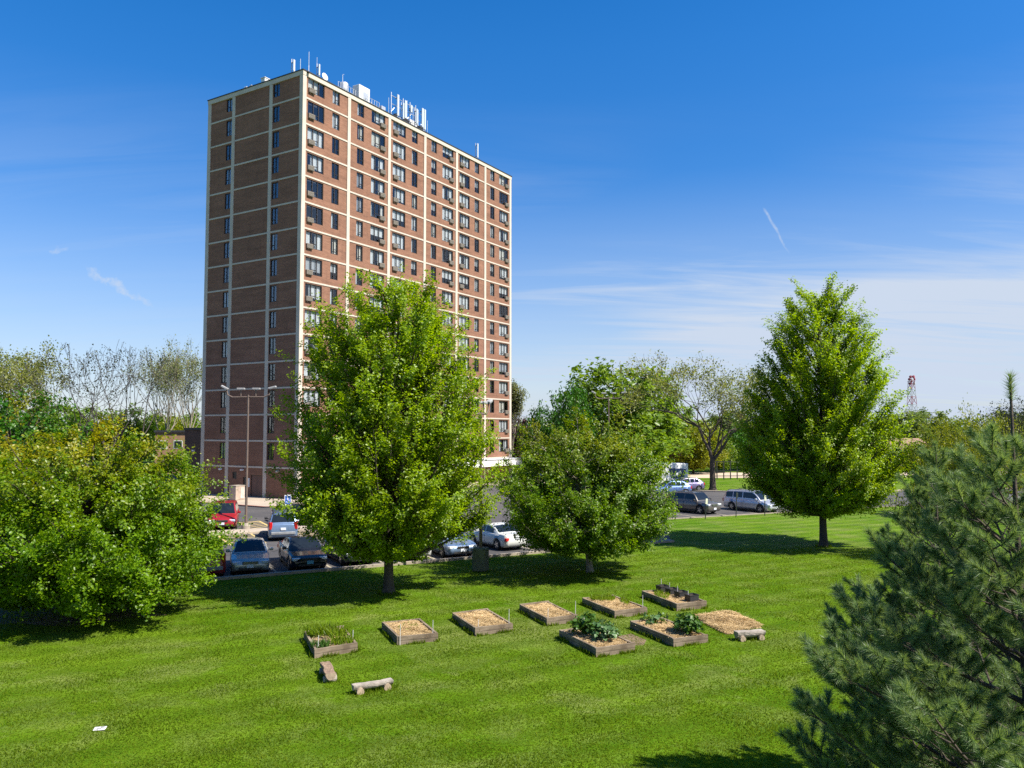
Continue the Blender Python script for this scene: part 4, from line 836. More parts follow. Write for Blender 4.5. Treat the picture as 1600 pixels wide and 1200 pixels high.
def car(kind, label, cat, loc, heading, pm, name=None, group='cars in the car park', roof_rack=False, plate=None, roofm=None, grille='dark', dark_body=None):
    S = SPECS[kind]; L, Wd, H = S['L'], S['W'], S['H']; o = empty(name or {'sedan': 'sedan_car', 'coupe': 'coupe_car', 'suv': 'suv_car', 'van': 'minivan', 'hatch': 'hatchback_car'}[kind], (loc.x, loc.y, .004), heading, label, cat, group)
    dk = np.array(S['deck']); wr = S['wr']; axs = (S['fa'], S['ra']); hw = Wd / 2
    xs = sorted(set(np.round(np.concatenate([np.linspace(0, .06 * L, 7), np.linspace(.06 * L, .94 * L, 46), np.linspace(.94 * L, L, 7), *[np.array([a - wr - .05, a + wr + .05]) for a in axs]]), 4)))
    def half(x):
        f = x / L; e = min(f, 1 - f); return hw * (1 - .20 * max(0, 1 - e / .055) ** 2.2 - .035 * max(0, 1 - e / .22) ** 1.5)
    def rows(x):
        f = x / L; zt = float(np.interp(f, dk[:, 0], dk[:, 1])); w = half(x); zb = .20 + .10 * max(0, 1 - min(f, 1 - f) / .05)
        for a in axs:
            q = (wr + .055) ** 2 - (x - a) ** 2
            if q > 0: zb = max(zb, wr + math.sqrt(q))
        zb = min(zb, zt - .06); zs = min(zt - .04, max(zb + .02, .66 if kind in ('suv', 'van') else .60))
        return [(0, zb), (w * .88, zb), (w * .965, zb + .02), (w, (zb + zs) / 2 + .02), (w, zs), (w * .985, zt - .035), (w * .94, zt - .006), (w * .62, zt + .014), (0, zt + .028)]
    b = MB(); n = len(xs); prof = [rows(x) for x in xs]; m_ = len(prof[0])
    for sgn in (1, -1):
        vs = [(L / 2 - x, sgn * y, z) for x, pr in zip(xs, prof) for y, z in pr]
        b.add(vs, [((i * m_ + k, (i + 1) * m_ + k, (i + 1) * m_ + k + 1, i * m_ + k + 1) if sgn > 0 else (i * m_ + k, i * m_ + k + 1, (i + 1) * m_ + k + 1, (i + 1) * m_ + k)) for i in range(n - 1) for k in range(m_ - 1)])
        for e, fl in ((0, sgn > 0), (n - 1, sgn < 0)):
            f = tuple((e * m_ + k) + len(b.v) - len(vs) for k in range(m_)); b.f.append(f if fl else f[::-1])
    # glasshouse
    g0, g1, g2_, g3 = [q * L for q in S['gh']]; belt = S['belt']; wb, wt = hw * .94, hw * (.74 if kind != 'van' else .78)
    gx = sorted(set(np.round(np.concatenate([np.linspace(g0, g1, 7), np.linspace(g1, g2_, 12), np.linspace(g2_, g3, 6)]), 4)))
    def zr(x):
        deckz = float(np.interp(x / L, dk[:, 0], dk[:, 1])) + .01
        if x < g1: s = (x - g0) / (g1 - g0); return deckz + (H - deckz) * (1 - (1 - s) ** 1.25)
        if x > g2_: s = (g3 - x) / (g3 - g2_); return deckz + (H - .05 - deckz) * (1 - (1 - s) ** 1.3)
        s = (x - g1) / (g2_ - g1); return H - .05 * s ** 2 + .025 * math.sin(math.pi * s)
    def gsec(x):
        zt = zr(x); s = (zt - belt + .03) / (H - belt + .03); w = wb + (wt - wb) * max(0, min(1, s)); zb = belt - .05; fr = np.clip((zt - zb) / (H - zb), 0, 1)
        return [(wb + .0, zb), (w + (wb - w) * .08, zb + (zt - zb) * .88), (w - .03, zt - .02 * fr), (w * .6, zt + .012), (0, zt + .02)]
    gp = [gsec(x) for x in gx]; gm = 5
    for sgn in (1, -1):
        vs = [(L / 2 - x, sgn * y, z) for x, pr in zip(gx, gp) for y, z in pr]
        b.add(vs, [((i * gm + k, (i + 1) * gm + k, (i + 1) * gm + k + 1, i * gm + k + 1) if sgn > 0 else (i * gm + k, i * gm + k + 1, (i + 1) * gm + k + 1, (i + 1) * gm + k)) for i in range(len(gx) - 1) for k in range(gm - 1)])
    b.build('body', pm, o, smooth=True)
    if roofm:
        b = MB(); b.add([(L / 2 - x, sg * y, z + .012) for x in np.linspace(g1 + .02, g2_, 8) for sg, (y, z) in [(1, gsec(x)[2]), (1, gsec(x)[4]), (-1, gsec(x)[2])]], [(i * 3 + k, i * 3 + k + 1, i * 3 + 4 + k, i * 3 + 3 + k) for i in range(7) for k in range(2)]); b.build('roof_panel', roofm, o, smooth=True)
    def slope(xa, xb, name, inset=.10):
        b = MB(); vs = []
        st = np.linspace(xa, xb, 7)
        for x in st:
            pr = gsec(x); w = max(.1, pr[2][0] - inset * .6)
            for q in (-1, -.5, 0, .5, 1): vs.append((L / 2 - x, w * q, zr(x) + .026 - .012 * abs(q)))
        b.add(vs, [(i * 5 + k, i * 5 + k + 1, i * 5 + 6 + k, i * 5 + 5 + k) for i in range(6) for k in range(4)]); return b.build(name, M_CARGLASS, o, smooth=True)
    slope(g0 + .05 * (g1 - g0), g1 - .06 * (g1 - g0), 'windscreen'); slope(g2_ + .08 * (g3 - g2_), g3 - .1 * (g3 - g2_), 'rear_window')
    splits = [(g0 + .42 * (g1 - g0), g0 + (g2_ - g0) * .60)] if kind == 'coupe' else [(g0 + .45 * (g1 - g0), g1 + (g2_ - g1) * .34)]
    if kind == 'coupe': splits.append((splits[0][1] + .08, g2_ + .35 * (g3 - g2_)))
    else: splits += [(splits[0][1] + .09, g1 + (g2_ - g1) * .72), (g1 + (g2_ - g1) * .72 + .09, g2_ + (.45 if kind == 'sedan' else .15) * (g3 - g2_))]
    for xa, xb in splits:
        for sg in (1, -1):
            b = MB(); vs = []
            for x in np.linspace(xa, xb, 6):
                pr = gsec(x); (y0, z0), (y1, z1) = pr[0], pr[1]
                for q in (.26, .95):
                    vs.append((L / 2 - x, sg * (y0 + (y1 - y0) * q + .008), z0 + (z1 - z0) * q))
            b.add(vs, [(2 * i, 2 * i + 1, 2 * i + 3, 2 * i + 2) for i in range(5)]); b.build('side_window', M_CARGLASS, o)
    # seams, sills
    b = MB()
    for sg in (1, -1):
        for x in (splits[0][1] + .04, splits[-1][0] - .04, g0 + .1):
            b.box(L / 2 - x - .006, L / 2 - x + .006, sg * (half(x) + .001) - .004, sg * (half(x) + .001) + .004, .36, belt - .08)
        b.box(L / 2 - S['ra'] + wr + .1, L / 2 - S['fa'] - wr - .1, sg * hw - .012, sg * hw + .012, .19, .27)
    b.build('trim', M_TRIM, o)
    b = MB()
    for sg in (1, -1):
        for x in (splits[0][1] - .15, splits[-1][0] - .2 if len(splits) > 2 else splits[0][1] - .16): b.cbox(L / 2 - x - .09, L / 2 - x + .09, sg * half(x) - .03, sg * half(x) + .03, belt - .17, belt - .14, .008)
    b.build('door_handle', M_CHROME if kind != 'coupe' else pm, o)
    for a in axs:
        for sg in (1, -1):
            w = MB(); mm = Matrix.Translation((L / 2 - a, sg * (hw - .115), wr)) @ Matrix.Rotation(R(90), 4, 'X'); w.lathe([(wr * .62, -.105), (wr * .95, -.105), (wr, -.07), (wr, .07), (wr * .95, .105), (wr * .62, .105)], 24, mm); wo = w.build('wheel', M_RUB, o)
            r_ = MB(); r_.lathe([(wr * .63, -.02), (wr * .60, .02), (.04, .035), (.001, .035)], 20, Matrix.Translation((L / 2 - a, sg * (hw - .065), wr)) @ Matrix.Rotation(R(-90 * sg), 4, 'X'))
            for k in range(5):
                q = k * 1.2566; mq = Matrix.Translation((L / 2 - a, sg * (hw - .018), wr)) @ Matrix.Rotation(q, 4, 'Y'); r_.box(.03, wr * .62, -.014, .014, -.035, .035, mq)
            r_.build('rim', MATS['bright_metal'] if pm.name != 'x' else M_TRIM, wo)
    zl = float(np.interp(.03, dk[:, 0], dk[:, 1])); hz = zl - .075
    for sg in (1, -1):
        mq = Matrix.Translation((L / 2 - .10, sg * hw * .70, hz)) @ Matrix.Rotation(R(-16 * sg), 4, 'Z'); MB().cbox(-.16, .075, -.20, .20, -.075, .075, .03, mq).build('headlight', M_LAMP, o)
        zt = S['tail']; tl = MB(); mq = Matrix.Translation((-L / 2 + .075, sg * hw * (.74 if kind in ('sedan', 'coupe') else .82), zt - .08)) @ Matrix.Rotation(R(14 * sg), 4, 'Z')
        if kind in ('suv', 'van', 'hatch'): tl.cbox(-.06, .14, -.10, .10, -.16, .30 if kind == 'suv' else .12, .025, mq)
        else: tl.cbox(-.06, .12, -.22, .20, -.09, .10, .025, mq)
        tl.build('tail_light', M_TAIL, o)
        mr = MB(); x = g0 + .33 * (g1 - g0); mr.cbox(L / 2 - x - .09, L / 2 - x + .07, sg * (hw + .12) - .10, sg * (hw + .12) + .10, belt + .02, belt + .17, .035); mr.box(L / 2 - x - .03, L / 2 - x + .03, min(sg * hw * .93, sg * (hw + .05)), max(sg * hw * .93, sg * (hw + .05)), belt + .03, belt + .07); mr.build('mirror', pm if kind != 'suv' else M_TRIM, o)
    gb = MB(); gb.cbox(L / 2 - .05, L / 2 + .012, -hw * .40, hw * .40, hz - .10, hz + .05, .02); gb.cbox(L / 2 - .05, L / 2 + .004, -hw * .62, hw * .62, .27, .40, .02); go = gb.build('grille', M_TRIM, o)
    if grille == 'chrome':
        gb = MB()
        for k in range(3): gb.box(L / 2 + .012, L / 2 + .022, -hw * .38, hw * .38, hz - .085 + k * .05, hz - .065 + k * .05)
        gb.build('grille_bar', M_CHROME, go)
    for xx, a_ in ((L / 2 + .016, 0), (-L / 2 - .016, 0)):
        zp = .46 if xx > 0 else (.74 if kind in ('sedan', 'coupe') else .78); MB().cbox(xx - .012, xx + .012, -.16, .16, zp - .08, zp + .08, .005).build('number_plate', plate or M_PLATE, o)
    if kind in ('suv', 'hatch', 'van'):
        MB().cbox(-L / 2 - .03, -L / 2 + .06, -hw * .8, hw * .8, .42, .60, .03).build('rear_bumper', pm if kind != 'suv' else mat('grey_bumper', (.22, .23, .24), .5), o)
    if roof_rack:
        rk = MB()
        for sg in (1, -1):
            rk.tube([(L / 2 - g1 - .1, sg * wt * .88, H + .0), (L / 2 - g1 - .25, sg * wt * .88, H + .06), (L / 2 - g2_ + .2, sg * wt * .88, H + .04), (L / 2 - g2_ + .05, sg * wt * .88, H - .04)], .022, 6)
        for q in (.3, .7): rk.tube([(L / 2 - g1 - (g2_ - g1) * q, -wt * .88, H + .055), (L / 2 - g1 - (g2_ - g1) * q, wt * .88, H + .055)], .02, 6)
        rk.build('roof_rack', M_TRIM, o)
    return o
P_GOLD = paint('grey_gold_paint', (.36, .38, .36), .35); P_BLK = paint('black_paint', (.012, .013, .016), .1, .2); P_WHT = paint('white_car_paint', (.50, .52, .50), .0); P_SLV = paint('silver_paint', (.50, .52, .55), .55)
P_BLUE = paint('silver_blue_paint', (.17, .25, .38), .5); P_RED = paint('red_paint_car', (.30, .012, .016), .15); P_NAVY = paint('navy_paint', (.03, .045, .10), .3); P_BRN = paint('brown_grey_paint', (.135, .125, .11), .5); P_LIL = paint('lilac_grey_paint', (.17, .15, .27), .3); P_DRED = paint('dark_red_paint', (.20, .01, .012), .15); P_LBL = paint('light_blue_paint', (.09, .16, .34), .3)
PL_BLUE = mat('plate_blue', (.10, .34, .50), .5, noise=20, var=.3)
H_IN = math.atan2(-kn.y, -kn.x); H_OUT = math.atan2(kn.y, kn.x)      # nose towards the lawn / away from it
def park(kind, px, py, inn, label, cat, pm, off=0.0, jit=0.0, end=None, **k):
    """px, py: where the bumper nearest the lawn meets the ground"""
    g = G(px, py); c = g.xy + kn * (SPECS[kind]['L'] / 2 + off); return car(kind, label, cat, Vector((c.x, c.y, 0)), (H_IN if inn else H_OUT) + jit, pm, **k)
G1 = 'cars parked along the lawn kerb'
park('sedan', 403, 899, True, 'grey gold sedan with dark grille, nose to the lawn left of the black sedan', 'car', P_GOLD, group=G1, grille='chrome', jit=-.15)
park('sedan', 489, 893, True, 'black sedan with a blue number plate, nose to the lawn', 'car', P_BLK, group=G1, plate=PL_BLUE, jit=-.06)
park('sedan', 566, 885, True, 'dark green black sedan half hidden by the tall maple, nose to the lawn', 'car', paint('green_black_paint', (.014, .028, .024), .2), group=G1)
park('suv', 652, 877, False, 'white car behind the trunk side of the tall maple, tail to the lawn', 'car', P_WHT, group=G1)
park('sedan', 724, 873, True, 'silver blue sedan left of the lamp post with the thick base', 'car', P_BLUE, group=G1)
park('coupe', 803, 861, False, 'white two door coupe seen from behind, between lamp post and low maple', 'car', P_WHT, group=G1, jit=.12)
park('sedan', 952, 852, True, 'dark blue car hidden behind the low rounded maple', 'car', P_NAVY, group=G1, off=.5)
park('suv', 322, 907, False, 'dark red car with black roof and large tail lights beside the broad maple', 'car', P_DRED, group=G1, roofm=M_TRIM)
park('sedan', 186, 920, True, 'silver blue car glimpsed through the broad maple', 'car', P_BLUE, group=G1)
park('sedan', 62, 934, True, 'silver car behind the broad maple, second from the left edge', 'car', P_SLV, group=G1)
park('suv', -75, 950, True, 'pale silver car with sloping windscreen at the left edge of the photo', 'car', P_SLV, group=G1)
# bays either side of the island
g = far_e(364); car('van', 'red minivan facing the camera beyond the island walkway, by the lamp post', 'minivan', Vector((*(g + kn * 3.0), 0)), H_IN - .2, P_RED, group='cars beside the island')
g = near_e(431); car('suv', 'silver blue SUV with tall red tail lights, tail towards the camera', 'car', Vector((*(g - kn * 2.75), 0)), H_OUT - .19, P_BLUE, roof_rack=True, group='cars beside the island')
g = far_e(470); car('sedan', 'dark sedan beside the blue disabled parking sign', 'car', Vector((*(g + kn * 2.9), 0)), H_IN, P_BLK, group='cars beside the island')
g = far_e(300); car('sedan', 'white car left of the red minivan, hidden by the broad maple', 'car', Vector((*(g + kn * 2.9), 0)), H_IN, P_WHT, group='cars beside the island')
# right part of the car park
G3 = 'cars in the right part of the car park'
park('sedan', 1040, 812, True, 'navy car beside the low rounded maple, left of the brown SUV', 'car', P_NAVY, group=G3, off=.6)
park('suv', 1119, 805, True, 'brown grey SUV with roof rails parked between the sign posts', 'car', P_BRN, group=G3, off=.5, jit=.16, roof_rack=True, grille='chrome')
park('van', 1217, 803, True, 'silver minivan with roof bars parked left of the tallest maple', 'minivan', P_SLV, group=G3, off=.5, jit=.12, roof_rack=True, grille='chrome')
g = G(1052, 774); car('hatch', 'light blue hatchback with red tail lights in front of the white trailer', 'car', Vector((g.x, g.y + 1, 0)), math.atan2(kdir.y, kdir.x) + R(165), P_LBL, group=G3)
g = G(1069, 769); car('hatch', 'lilac grey hatchback beside the white trailer', 'car', Vector((g.x + .6, g.y + 2.0, 0)), math.atan2(kdir.y, kdir.x) + R(165), P_LIL, group=G3)
# white box trailer with a dark blue panel
g = G(1064, 768); o = empty('box_trailer', (g.x - 1.2, g.y + 4.6, .004), R(200), 'white box trailer with dark blue panel behind the blue hatchback', 'trailer')
MB().cbox(-2.8, 2.8, -1.2, 1.2, .55, 3.0, .06).build('body', M_WHITE, o); MB().cbox(-2.7, 2.7, -1.1, 1.1, .42, .55, .02).build('chassis', M_DARKMETAL, o)
b = MB(); b.add([(-2.2, 1.203, 1.3), (-.4, 1.203, 1.25), (-.1, 1.203, 2.5), (-2.5, 1.203, 2.35)], [(0, 1, 2, 3)]); b.add([(-2.803, -.7, 1.4), (-2.803, .8, 1.2), (-2.803, .6, 2.3), (-2.803, -.9, 2.5)], [(0, 1, 2, 3)]); b.build('blue_panel', mat('dark_blue_panel', (.02, .04, .12), .3, var=.1), o)
for vs_ in ([(-1.9, 1.208, 1.9), (-.9, 1.208, 1.45), (-.7, 1.208, 1.62), (-1.75, 1.208, 2.15)], [(-2.808, -.4, 1.8), (-2.808, .5, 1.45), (-2.808, .5, 1.65), (-2.808, -.4, 2.1)]): MB().add(vs_, [(0, 1, 2, 3)]).build('white_swoosh', M_WHITE, o)
for sx in (-.5, .4):
    for sg in (1, -1):
        w = MB(); w.lathe([(.2, -.1), (.34, -.09), (.36, 0), (.34, .09), (.2, .1)], 18, Matrix.Translation((sx, sg * 1.08, .36)) @ Matrix.Rotation(R(90), 4, 'X')); w.build('wheel', M_RUB, o)

# ------------------------------------------------------------------ street furniture
M_POLE = mat('brown_pole', (.13, .095, .075), .55, var=.15)
def lamp_post(px, py, h, label, arm=3.1, rz=0.0, pier=None):
    g = G(px, py); o = empty('lamp_post', g, rz, label, 'lamp post', 'lamp posts in the car park'); z0 = 0
    if pier:
        MB().cbox(-.34, .34, -.34, .34, -.0, pier, .05).build('concrete_pier', mat('mossy_concrete', (.10, .11, .075), .95, noise=4, var=.35), o); z0 = pier
    else: MB().lathe([(.3, 0), (.3, .35), (.22, .5), (.2, .52)], 14).build('concrete_pier', M_KERB, o)
    MB().tube([(0, 0, z0 if pier else .5), (0, 0, h - .45)], [.09, .06], 10).build('pole', M_POLE, o)
    a = arm / 2; b = MB(); b.tube([(-a, 0, h - .05), (-a + .1, 0, h - .45), (-a + .45, 0, h - .62), (0, 0, h - .6), (a - .45, 0, h - .6), (a - .1, 0, h - .45), (a, 0, h - .05)], .05, 8)
    for x in (-a * .34, a * .34): b.tube([(x, 0, h - .6), (x, 0, h - .1)], .04, 6)
    b.build('arm', M_POLE, o)
    for x, tilt in ((-a - .12, 28), (a + .14, -14), (-a * .34, 0), (a * .36, 0)):
        mq = Matrix.Translation((x, 0, h + .05 if abs(x) > a * .5 else h - .04)) @ Matrix.Rotation(R(tilt), 4, 'Y'); f = MB(); f.cbox(-.27, .27, -.13, .13, -.05, .08, .025, mq); fo = f.build('floodlight', mat('lamp_grey', (.30, .30, .30), .5), o)
        f = MB(); f.box(-.2, .2, -.1, .1, -.065, -.05, mq); f.build('lens', M_LAMP, fo)
    return o
lamp_post(384, 829, Z(607, G(384, 829).y), 'brown lamp post with four floodlights in front of the shaded brick wall')
lamp_post(751, 892, Z(628, G(751, 892).y), 'lamp post with a thick mossy concrete base on the lawn edge', arm=2.6, rz=R(75), pier=1.15)
lamp_post(952, 771, Z(614, G(952, 771).y), 'far lamp post with four floodlights in front of the feathery trees')
M_SIGNP = mat('green_post', (.018, .026, .02), .6)
def sign_post(px, py, ptop, label, plate_m, lean, w=.11):
    g = G(px, py); h = Z(ptop, g.y); o = empty('sign_post', g, ANG - R(90) + R(90), label, 'sign post', 'sign posts along the car park'); o.rotation_euler = (0, 0, ANG)
    b = MB(); b.tube([(0, 0, 0), (lean * h, 0, h)], .038, 6); b.build('post', M_SIGNP, o)
    q = Matrix.Translation((lean * h * .86, -.05, h * .86)) @ Matrix.Rotation(math.atan(lean), 4, 'Y'); MB().cbox(-w, w, -.012, .012, -.21, .21, .008, q).build('sign_plate', plate_m, o)
M_PALE = mat('pale_sign_back', (.55, .57, .42), .6)
for px, py, pt, lab, pm_, ln in ((1055, 813, 779, 'dark slanting sign post beside the navy car', M_SIGNP, .10), (1102, 811, 778, 'sign post with pale plate in front of the brown SUV', M_PALE, .09), (1150, 808, 768, 'dark sign post between the brown SUV and silver minivan', M_SIGNP, .06), (1195, 806, 773, 'sign post with pale plate in front of the silver minivan', M_PALE, .03), (1237, 804, 776, 'dark sign post at the nose of the silver minivan', M_SIGNP, .03), (1361, 799, 780, 'short dark sign post right of the tallest maple', M_SIGNP, .08), (1399, 798, 769, 'most slanting dark sign post near the evergreen shrub', M_SIGNP, .20)): sign_post(px, py, pt, lab, pm_, ln, .11 if pm_ is M_PALE else .10)
# disabled bay sign
g = far_e(449) - kn * .6; o = empty('parking_sign', (g.x, g.y, .13), ANG, 'blue and white disabled parking sign on the island', 'sign')
MB().tube([(0, 0, 0), (0, 0, 2.3)], .03, 6).build('post', M_GALV, o); sp_ = MB().cbox(-.24, .24, -.05, -.03, 1.45, 2.25, .01).build('sign_plate', M_WHITE, o)
MB().box(-.20, .20, -.056, -.05, 1.62, 2.2).build('blue_field', mat('sign_blue', (.02, .10, .42), .5, var=.05), sp_)
b = MB(); y = -.062
b.lathe([(.035, 0), (.035, .005)], 10, Matrix.Translation((-.03, y + .006, 2.12)) @ Matrix.Rotation(R(90), 4, 'X'))
b.box(-.05, -.01, y, y + .006, 1.90, 2.07); b.box(-.01, .08, y, y + .006, 1.97, 2.0); b.box(-.01, .09, y, y + .006, 1.88, 1.915); b.box(.06, .095, y, y + .006, 1.74, 1.88)
n = 16
for k in range(11):
    a0, a1 = R(150 + k * 22), R(150 + k * 22 + 22); r0, r1 = .095, .12; cx, cz = -.01, 1.83
    b.add([(cx + r0 * math.cos(a0), y, cz + r0 * math.sin(a0)), (cx + r1 * math.cos(a0), y, cz + r1 * math.sin(a0)), (cx + r1 * math.cos(a1), y, cz + r1 * math.sin(a1)), (cx + r0 * math.cos(a1), y, cz + r0 * math.sin(a1))], [(0, 1, 2, 3)])
b.build('wheelchair_symbol', M_WHITE, sp_)
# dark open frame in the park
g = G(1140, 757); o = empty('black_frame', (g.x, g.y + 10, 0), R(8), 'black open timber frame of posts and rails under the park trees', 'frame')
for x in np.linspace(0, 9, 10): MB().box(x - .06, x + .06, -.06, .06, 0, 2.6).build('post', M_TRIM, o)
b = MB()
for q in (.5, 1.2, 2.5): b.box(-.06, 9.06, -.04, .04, q - .05, q + .05)
b.build('rail', M_TRIM, o)
# red and white lattice mast far off
y = 430; o = empty('lattice_mast', P_(1425, y), R(12), 'red and white lattice mast with drum antennas above the far trees', 'radio mast'); h = Z(596, y)
M_RW = mat('hazed_mast_red', (.26, .045, .07), .7); M_MW = mat('hazed_mast_white', (.34, .35, .38), .7)  # distance haze put into the paint colours: muted red, greyed bluish white
for k in range(8):
    z0, z1 = h * k / 8, h * (k + 1) / 8; w0, w1 = 2.6 - 1.5 * k / 8, 2.6 - 1.5 * (k + 1) / 8; b = MB()
    for i in range(4):
        sx, sy = ((1, 1), (-1, 1), (-1, -1), (1, -1))[i]; tx, ty = ((1, 1), (-1, 1), (-1, -1), (1, -1))[(i + 1) % 4]
        b.tube([(sx * w0, sy * w0, z0), (sx * w1, sy * w1, z1)], .12, 5); b.tube([(sx * w0, sy * w0, z0), (tx * w1, ty * w1, z1)], .09, 4); b.tube([(tx * w0, ty * w0, z0), (sx * w1, sy * w1, z1)], .09, 4); b.tube([(sx * w1, sy * w1, z1), (tx * w1, ty * w1, z1)], .1, 4)
    b.build('lattice_section', M_RW if k % 2 else M_MW, o)
MB().box(-1.4, 1.4, -1.4, 1.4, h, h + .2).build('platform', M_RW, o)
for x, z, m_ in ((-1.9, h + 1.4, M_RW), (.2, h + 1.1, M_MW), (1.9, h + 1.6, M_RW), (-1.0, h + 3.3, M_RW), (1.3, h + 3.4, M_RW), (-1.6, h - 1.6, M_RW), (1.7, h - 1.4, M_MW)):
    MB().lathe([(.12, -.5), (.66, -.4), (.75, 0), (.75, .4), (.15, .55)], 12, Matrix.Translation((x * .8, -.5, h + (z - h) * .75)) @ Matrix.Rotation(R(90), 4, 'X') @ Matrix.Rotation(R(20 * x), 4, 'Y')).build('drum_antenna', m_, o)
# houses and low buildings beyond
def house(px, y, w, dpt, hw_, hr, wallm, roofm, label, rz=0, cat='house', flat=False):
    o = empty('house' if not flat else 'flat_roofed_building', P_(px, y), rz, label, cat); MB().box(-w / 2, w / 2, -dpt / 2, dpt / 2, 0, hw_).build('wall', wallm, o)
    if flat: MB().box(-w / 2 - .2, w / 2 + .2, -dpt / 2 - .2, dpt / 2 + .2, hw_, hw_ + .35).build('roof', roofm, o)
    else:
        b = MB(); e = .5; b.add([(-w / 2 - e, -dpt / 2 - e, hw_), (w / 2 + e, -dpt / 2 - e, hw_), (w / 2 + e, dpt / 2 + e, hw_), (-w / 2 - e, dpt / 2 + e, hw_), (-w / 2 + dpt * .3, 0, hr), (w / 2 - dpt * .3, 0, hr)], [(0, 1, 5, 4), (2, 3, 4, 5), (1, 2, 5), (3, 0, 4), (3, 2, 1, 0)]); b.build('roof', roofm, o)
    k = max(2, int(w / 3.4))
    for st_ in range(max(1, int(hw_ / 3))):
        for i in range(k):
            x = -w / 2 + w * (i + .5) / k; z = 1.0 + st_ * 3.0; b = MB(); b.box(x - .7, x + .7, -dpt / 2 - .05, -dpt / 2, z, z + 1.3); f = b.build('window', M_WHITE, o); MB().box(x - .6, x + .6, -dpt / 2 - .07, -dpt / 2 - .05, z + .1, z + 1.2).build('pane', M_CARGLASS, f)
    return o
M_CREAM = mat('cream_wall', (.62, .53, .42), .85, noise=.6, var=.08); M_ROOFB = mat('brown_shingles', (.30, .19, .13), .9, noise=4, var=.25); M_ORB = mat('orange_brick', (.30, .18, .10), .9, noise=2, var=.15)
house(842, 178, 15, 9, 8.0, 0, M_CREAM, M_WHITE, 'cream flat roofed building right of the tower, half behind dark trees', cat='building', flat=True)
house(278, 132, 4.8, 6, 6.6, 0, M_ORB, M_DARKMETAL, 'sunlit orange brick building left of the tower behind the poplars', R(4), cat='building', flat=True)
house(1402, 175, 13, 8, 2.8, 5.2, M_CREAM, M_ROOFB, 'low house with brown hipped roof behind the trees below the mast', R(-20))
# white spire
o = empty('church_spire', P_(872, 205), R(20), 'thin white spire rising above the low rounded maple', 'spire'); MB().box(-.9, .9, -.9, .9, 0, 8.0).build('tower_base', M_WHITE, o); MB().lathe([(.75, 8.0), (.4, 10.5), (.05, 13.2)], 8).build('spire', M_WHITE, o)
MB().box(-1.05, 1.05, -1.05, 1.05, 7.7, 8.0).build('cornice', M_WHITE, o)

# ------------------------------------------------------------------ garden beds
M_SOIL = mat('dark_soil', (.09, .062, .04), .95, noise=6, var=.5, bump=.8); M_STRAW = leaf_mat('straw', (.37, .26, .125, 1), (.60, .455, .26, 1), .1, None, 0.0); M_STRAWB = mat('straw_litter', (.40, .28, .14), .95, noise=14, var=.4, bump=1.0)
M_WEED = leaf_mat('weed_leaves', (.10, .18, .006, 1), (.21, .29, .02, 1), .45, None, .01); M_SQ = leaf_mat('squash_leaves', (.05, .13, .035, 1), (.13, .21, .08, 1), .3); M_SQD = leaf_mat('dark_squash_leaves', (.035, .10, .008, 1), (.085, .17, .03, 1), .35)
M_STAKE = mat('pale_stake', (.50, .49, .47), .7); M_CRATE = mat('black_crate', (.022, .022, .024), .5)
BH = .27
def straw_mesh(name, rng, quad, z0, n, mound=.08, edge=0.0):
    """loose straws lying over the four sided patch"""
    q = [np.array(p) for p in quad]; u, v = rng.random(n), rng.random(n); c = (1 - u)[:, None] * ((1 - v)[:, None] * q[0] + v[:, None] * q[1]) + u[:, None] * ((1 - v)[:, None] * q[3] + v[:, None] * q[2])
    z = z0 + mound * np.sin(np.pi * u) ** .5 * np.sin(np.pi * v) ** .5 * (.6 + .4 * np.sin(u * 9 + v * 7)) + rng.uniform(0, .05, n)
    a = rng.uniform(0, 6.28, n); L = rng.uniform(.08, .28, n) * .5; w = rng.uniform(.004, .009, n) * .5; tl = rng.normal(0, .2, n)
    dx, dy = np.cos(a), np.sin(a); P = np.stack([c[:, 0], c[:, 1], z], 1); D = np.stack([dx * L, dy * L, tl * L], 1); N = np.stack([-dy * w, dx * w, w * .6], 1)
    V = np.stack([P - D - N, P + D - N, P + D + N, P - D + N], 1).reshape(-1, 3); F = np.arange(len(V)).reshape(-1, 4); return np_mesh(name, V, F, M_STRAW)
def fan_plant(name, loc, rng, n, hgt, rad, lsize, m_, label, cat, stem=.012, spread=1.0):
    """stems from one crown, each carrying broad leaves"""
    o = empty(name, loc, 0, label, cat); paths = []; LC = []; LN = []; LS = []
    for i in range(n):
        az = rng.uniform(0, 6.28); r_ = rad * rng.random() ** .6 * spread; hz = hgt * rng.uniform(.45, 1.05) * (1 - .45 * (r_ / rad) ** 2); e = np.array([math.cos(az) * r_, math.sin(az) * r_, hz]); mid = e * np.array([.4, .4, .8])
        paths.append((np.array([np.array([math.cos(az) * .05, math.sin(az) * .05, 0]), mid, e]), np.array([stem, stem * .8, stem * .5])))
        for k in range(3): LC.append(e + rng.normal(size=3) * lsize * .4); LN.append(np.array([math.cos(az) * .5, math.sin(az) * .5, .8]) + rng.normal(size=3) * .45); LS.append(lsize)
    V, F = tubes(paths, 4); link('stem', np_mesh('stem', V, F, M_WEED, True), o); lv, lf = leaves(rng, np.array(LC), np.array(LN), np.array(LS), .95, .35); link('foliage', np_mesh('foliage', lv, lf, m_), o); return o
def stake(px, py, ptop, label, m_=None, r=.012):
    g = G(px, py, BH * .7); h = Z(ptop, g.y) - 0; o = tag(MB().tube([(0, 0, -BH * .7), (.01, 0, h - g.z)], [r, r * .9], 7).build('garden_stake', m_ or M_STAKE, None, g), label, 'stake', 'stakes in the garden beds'); return o
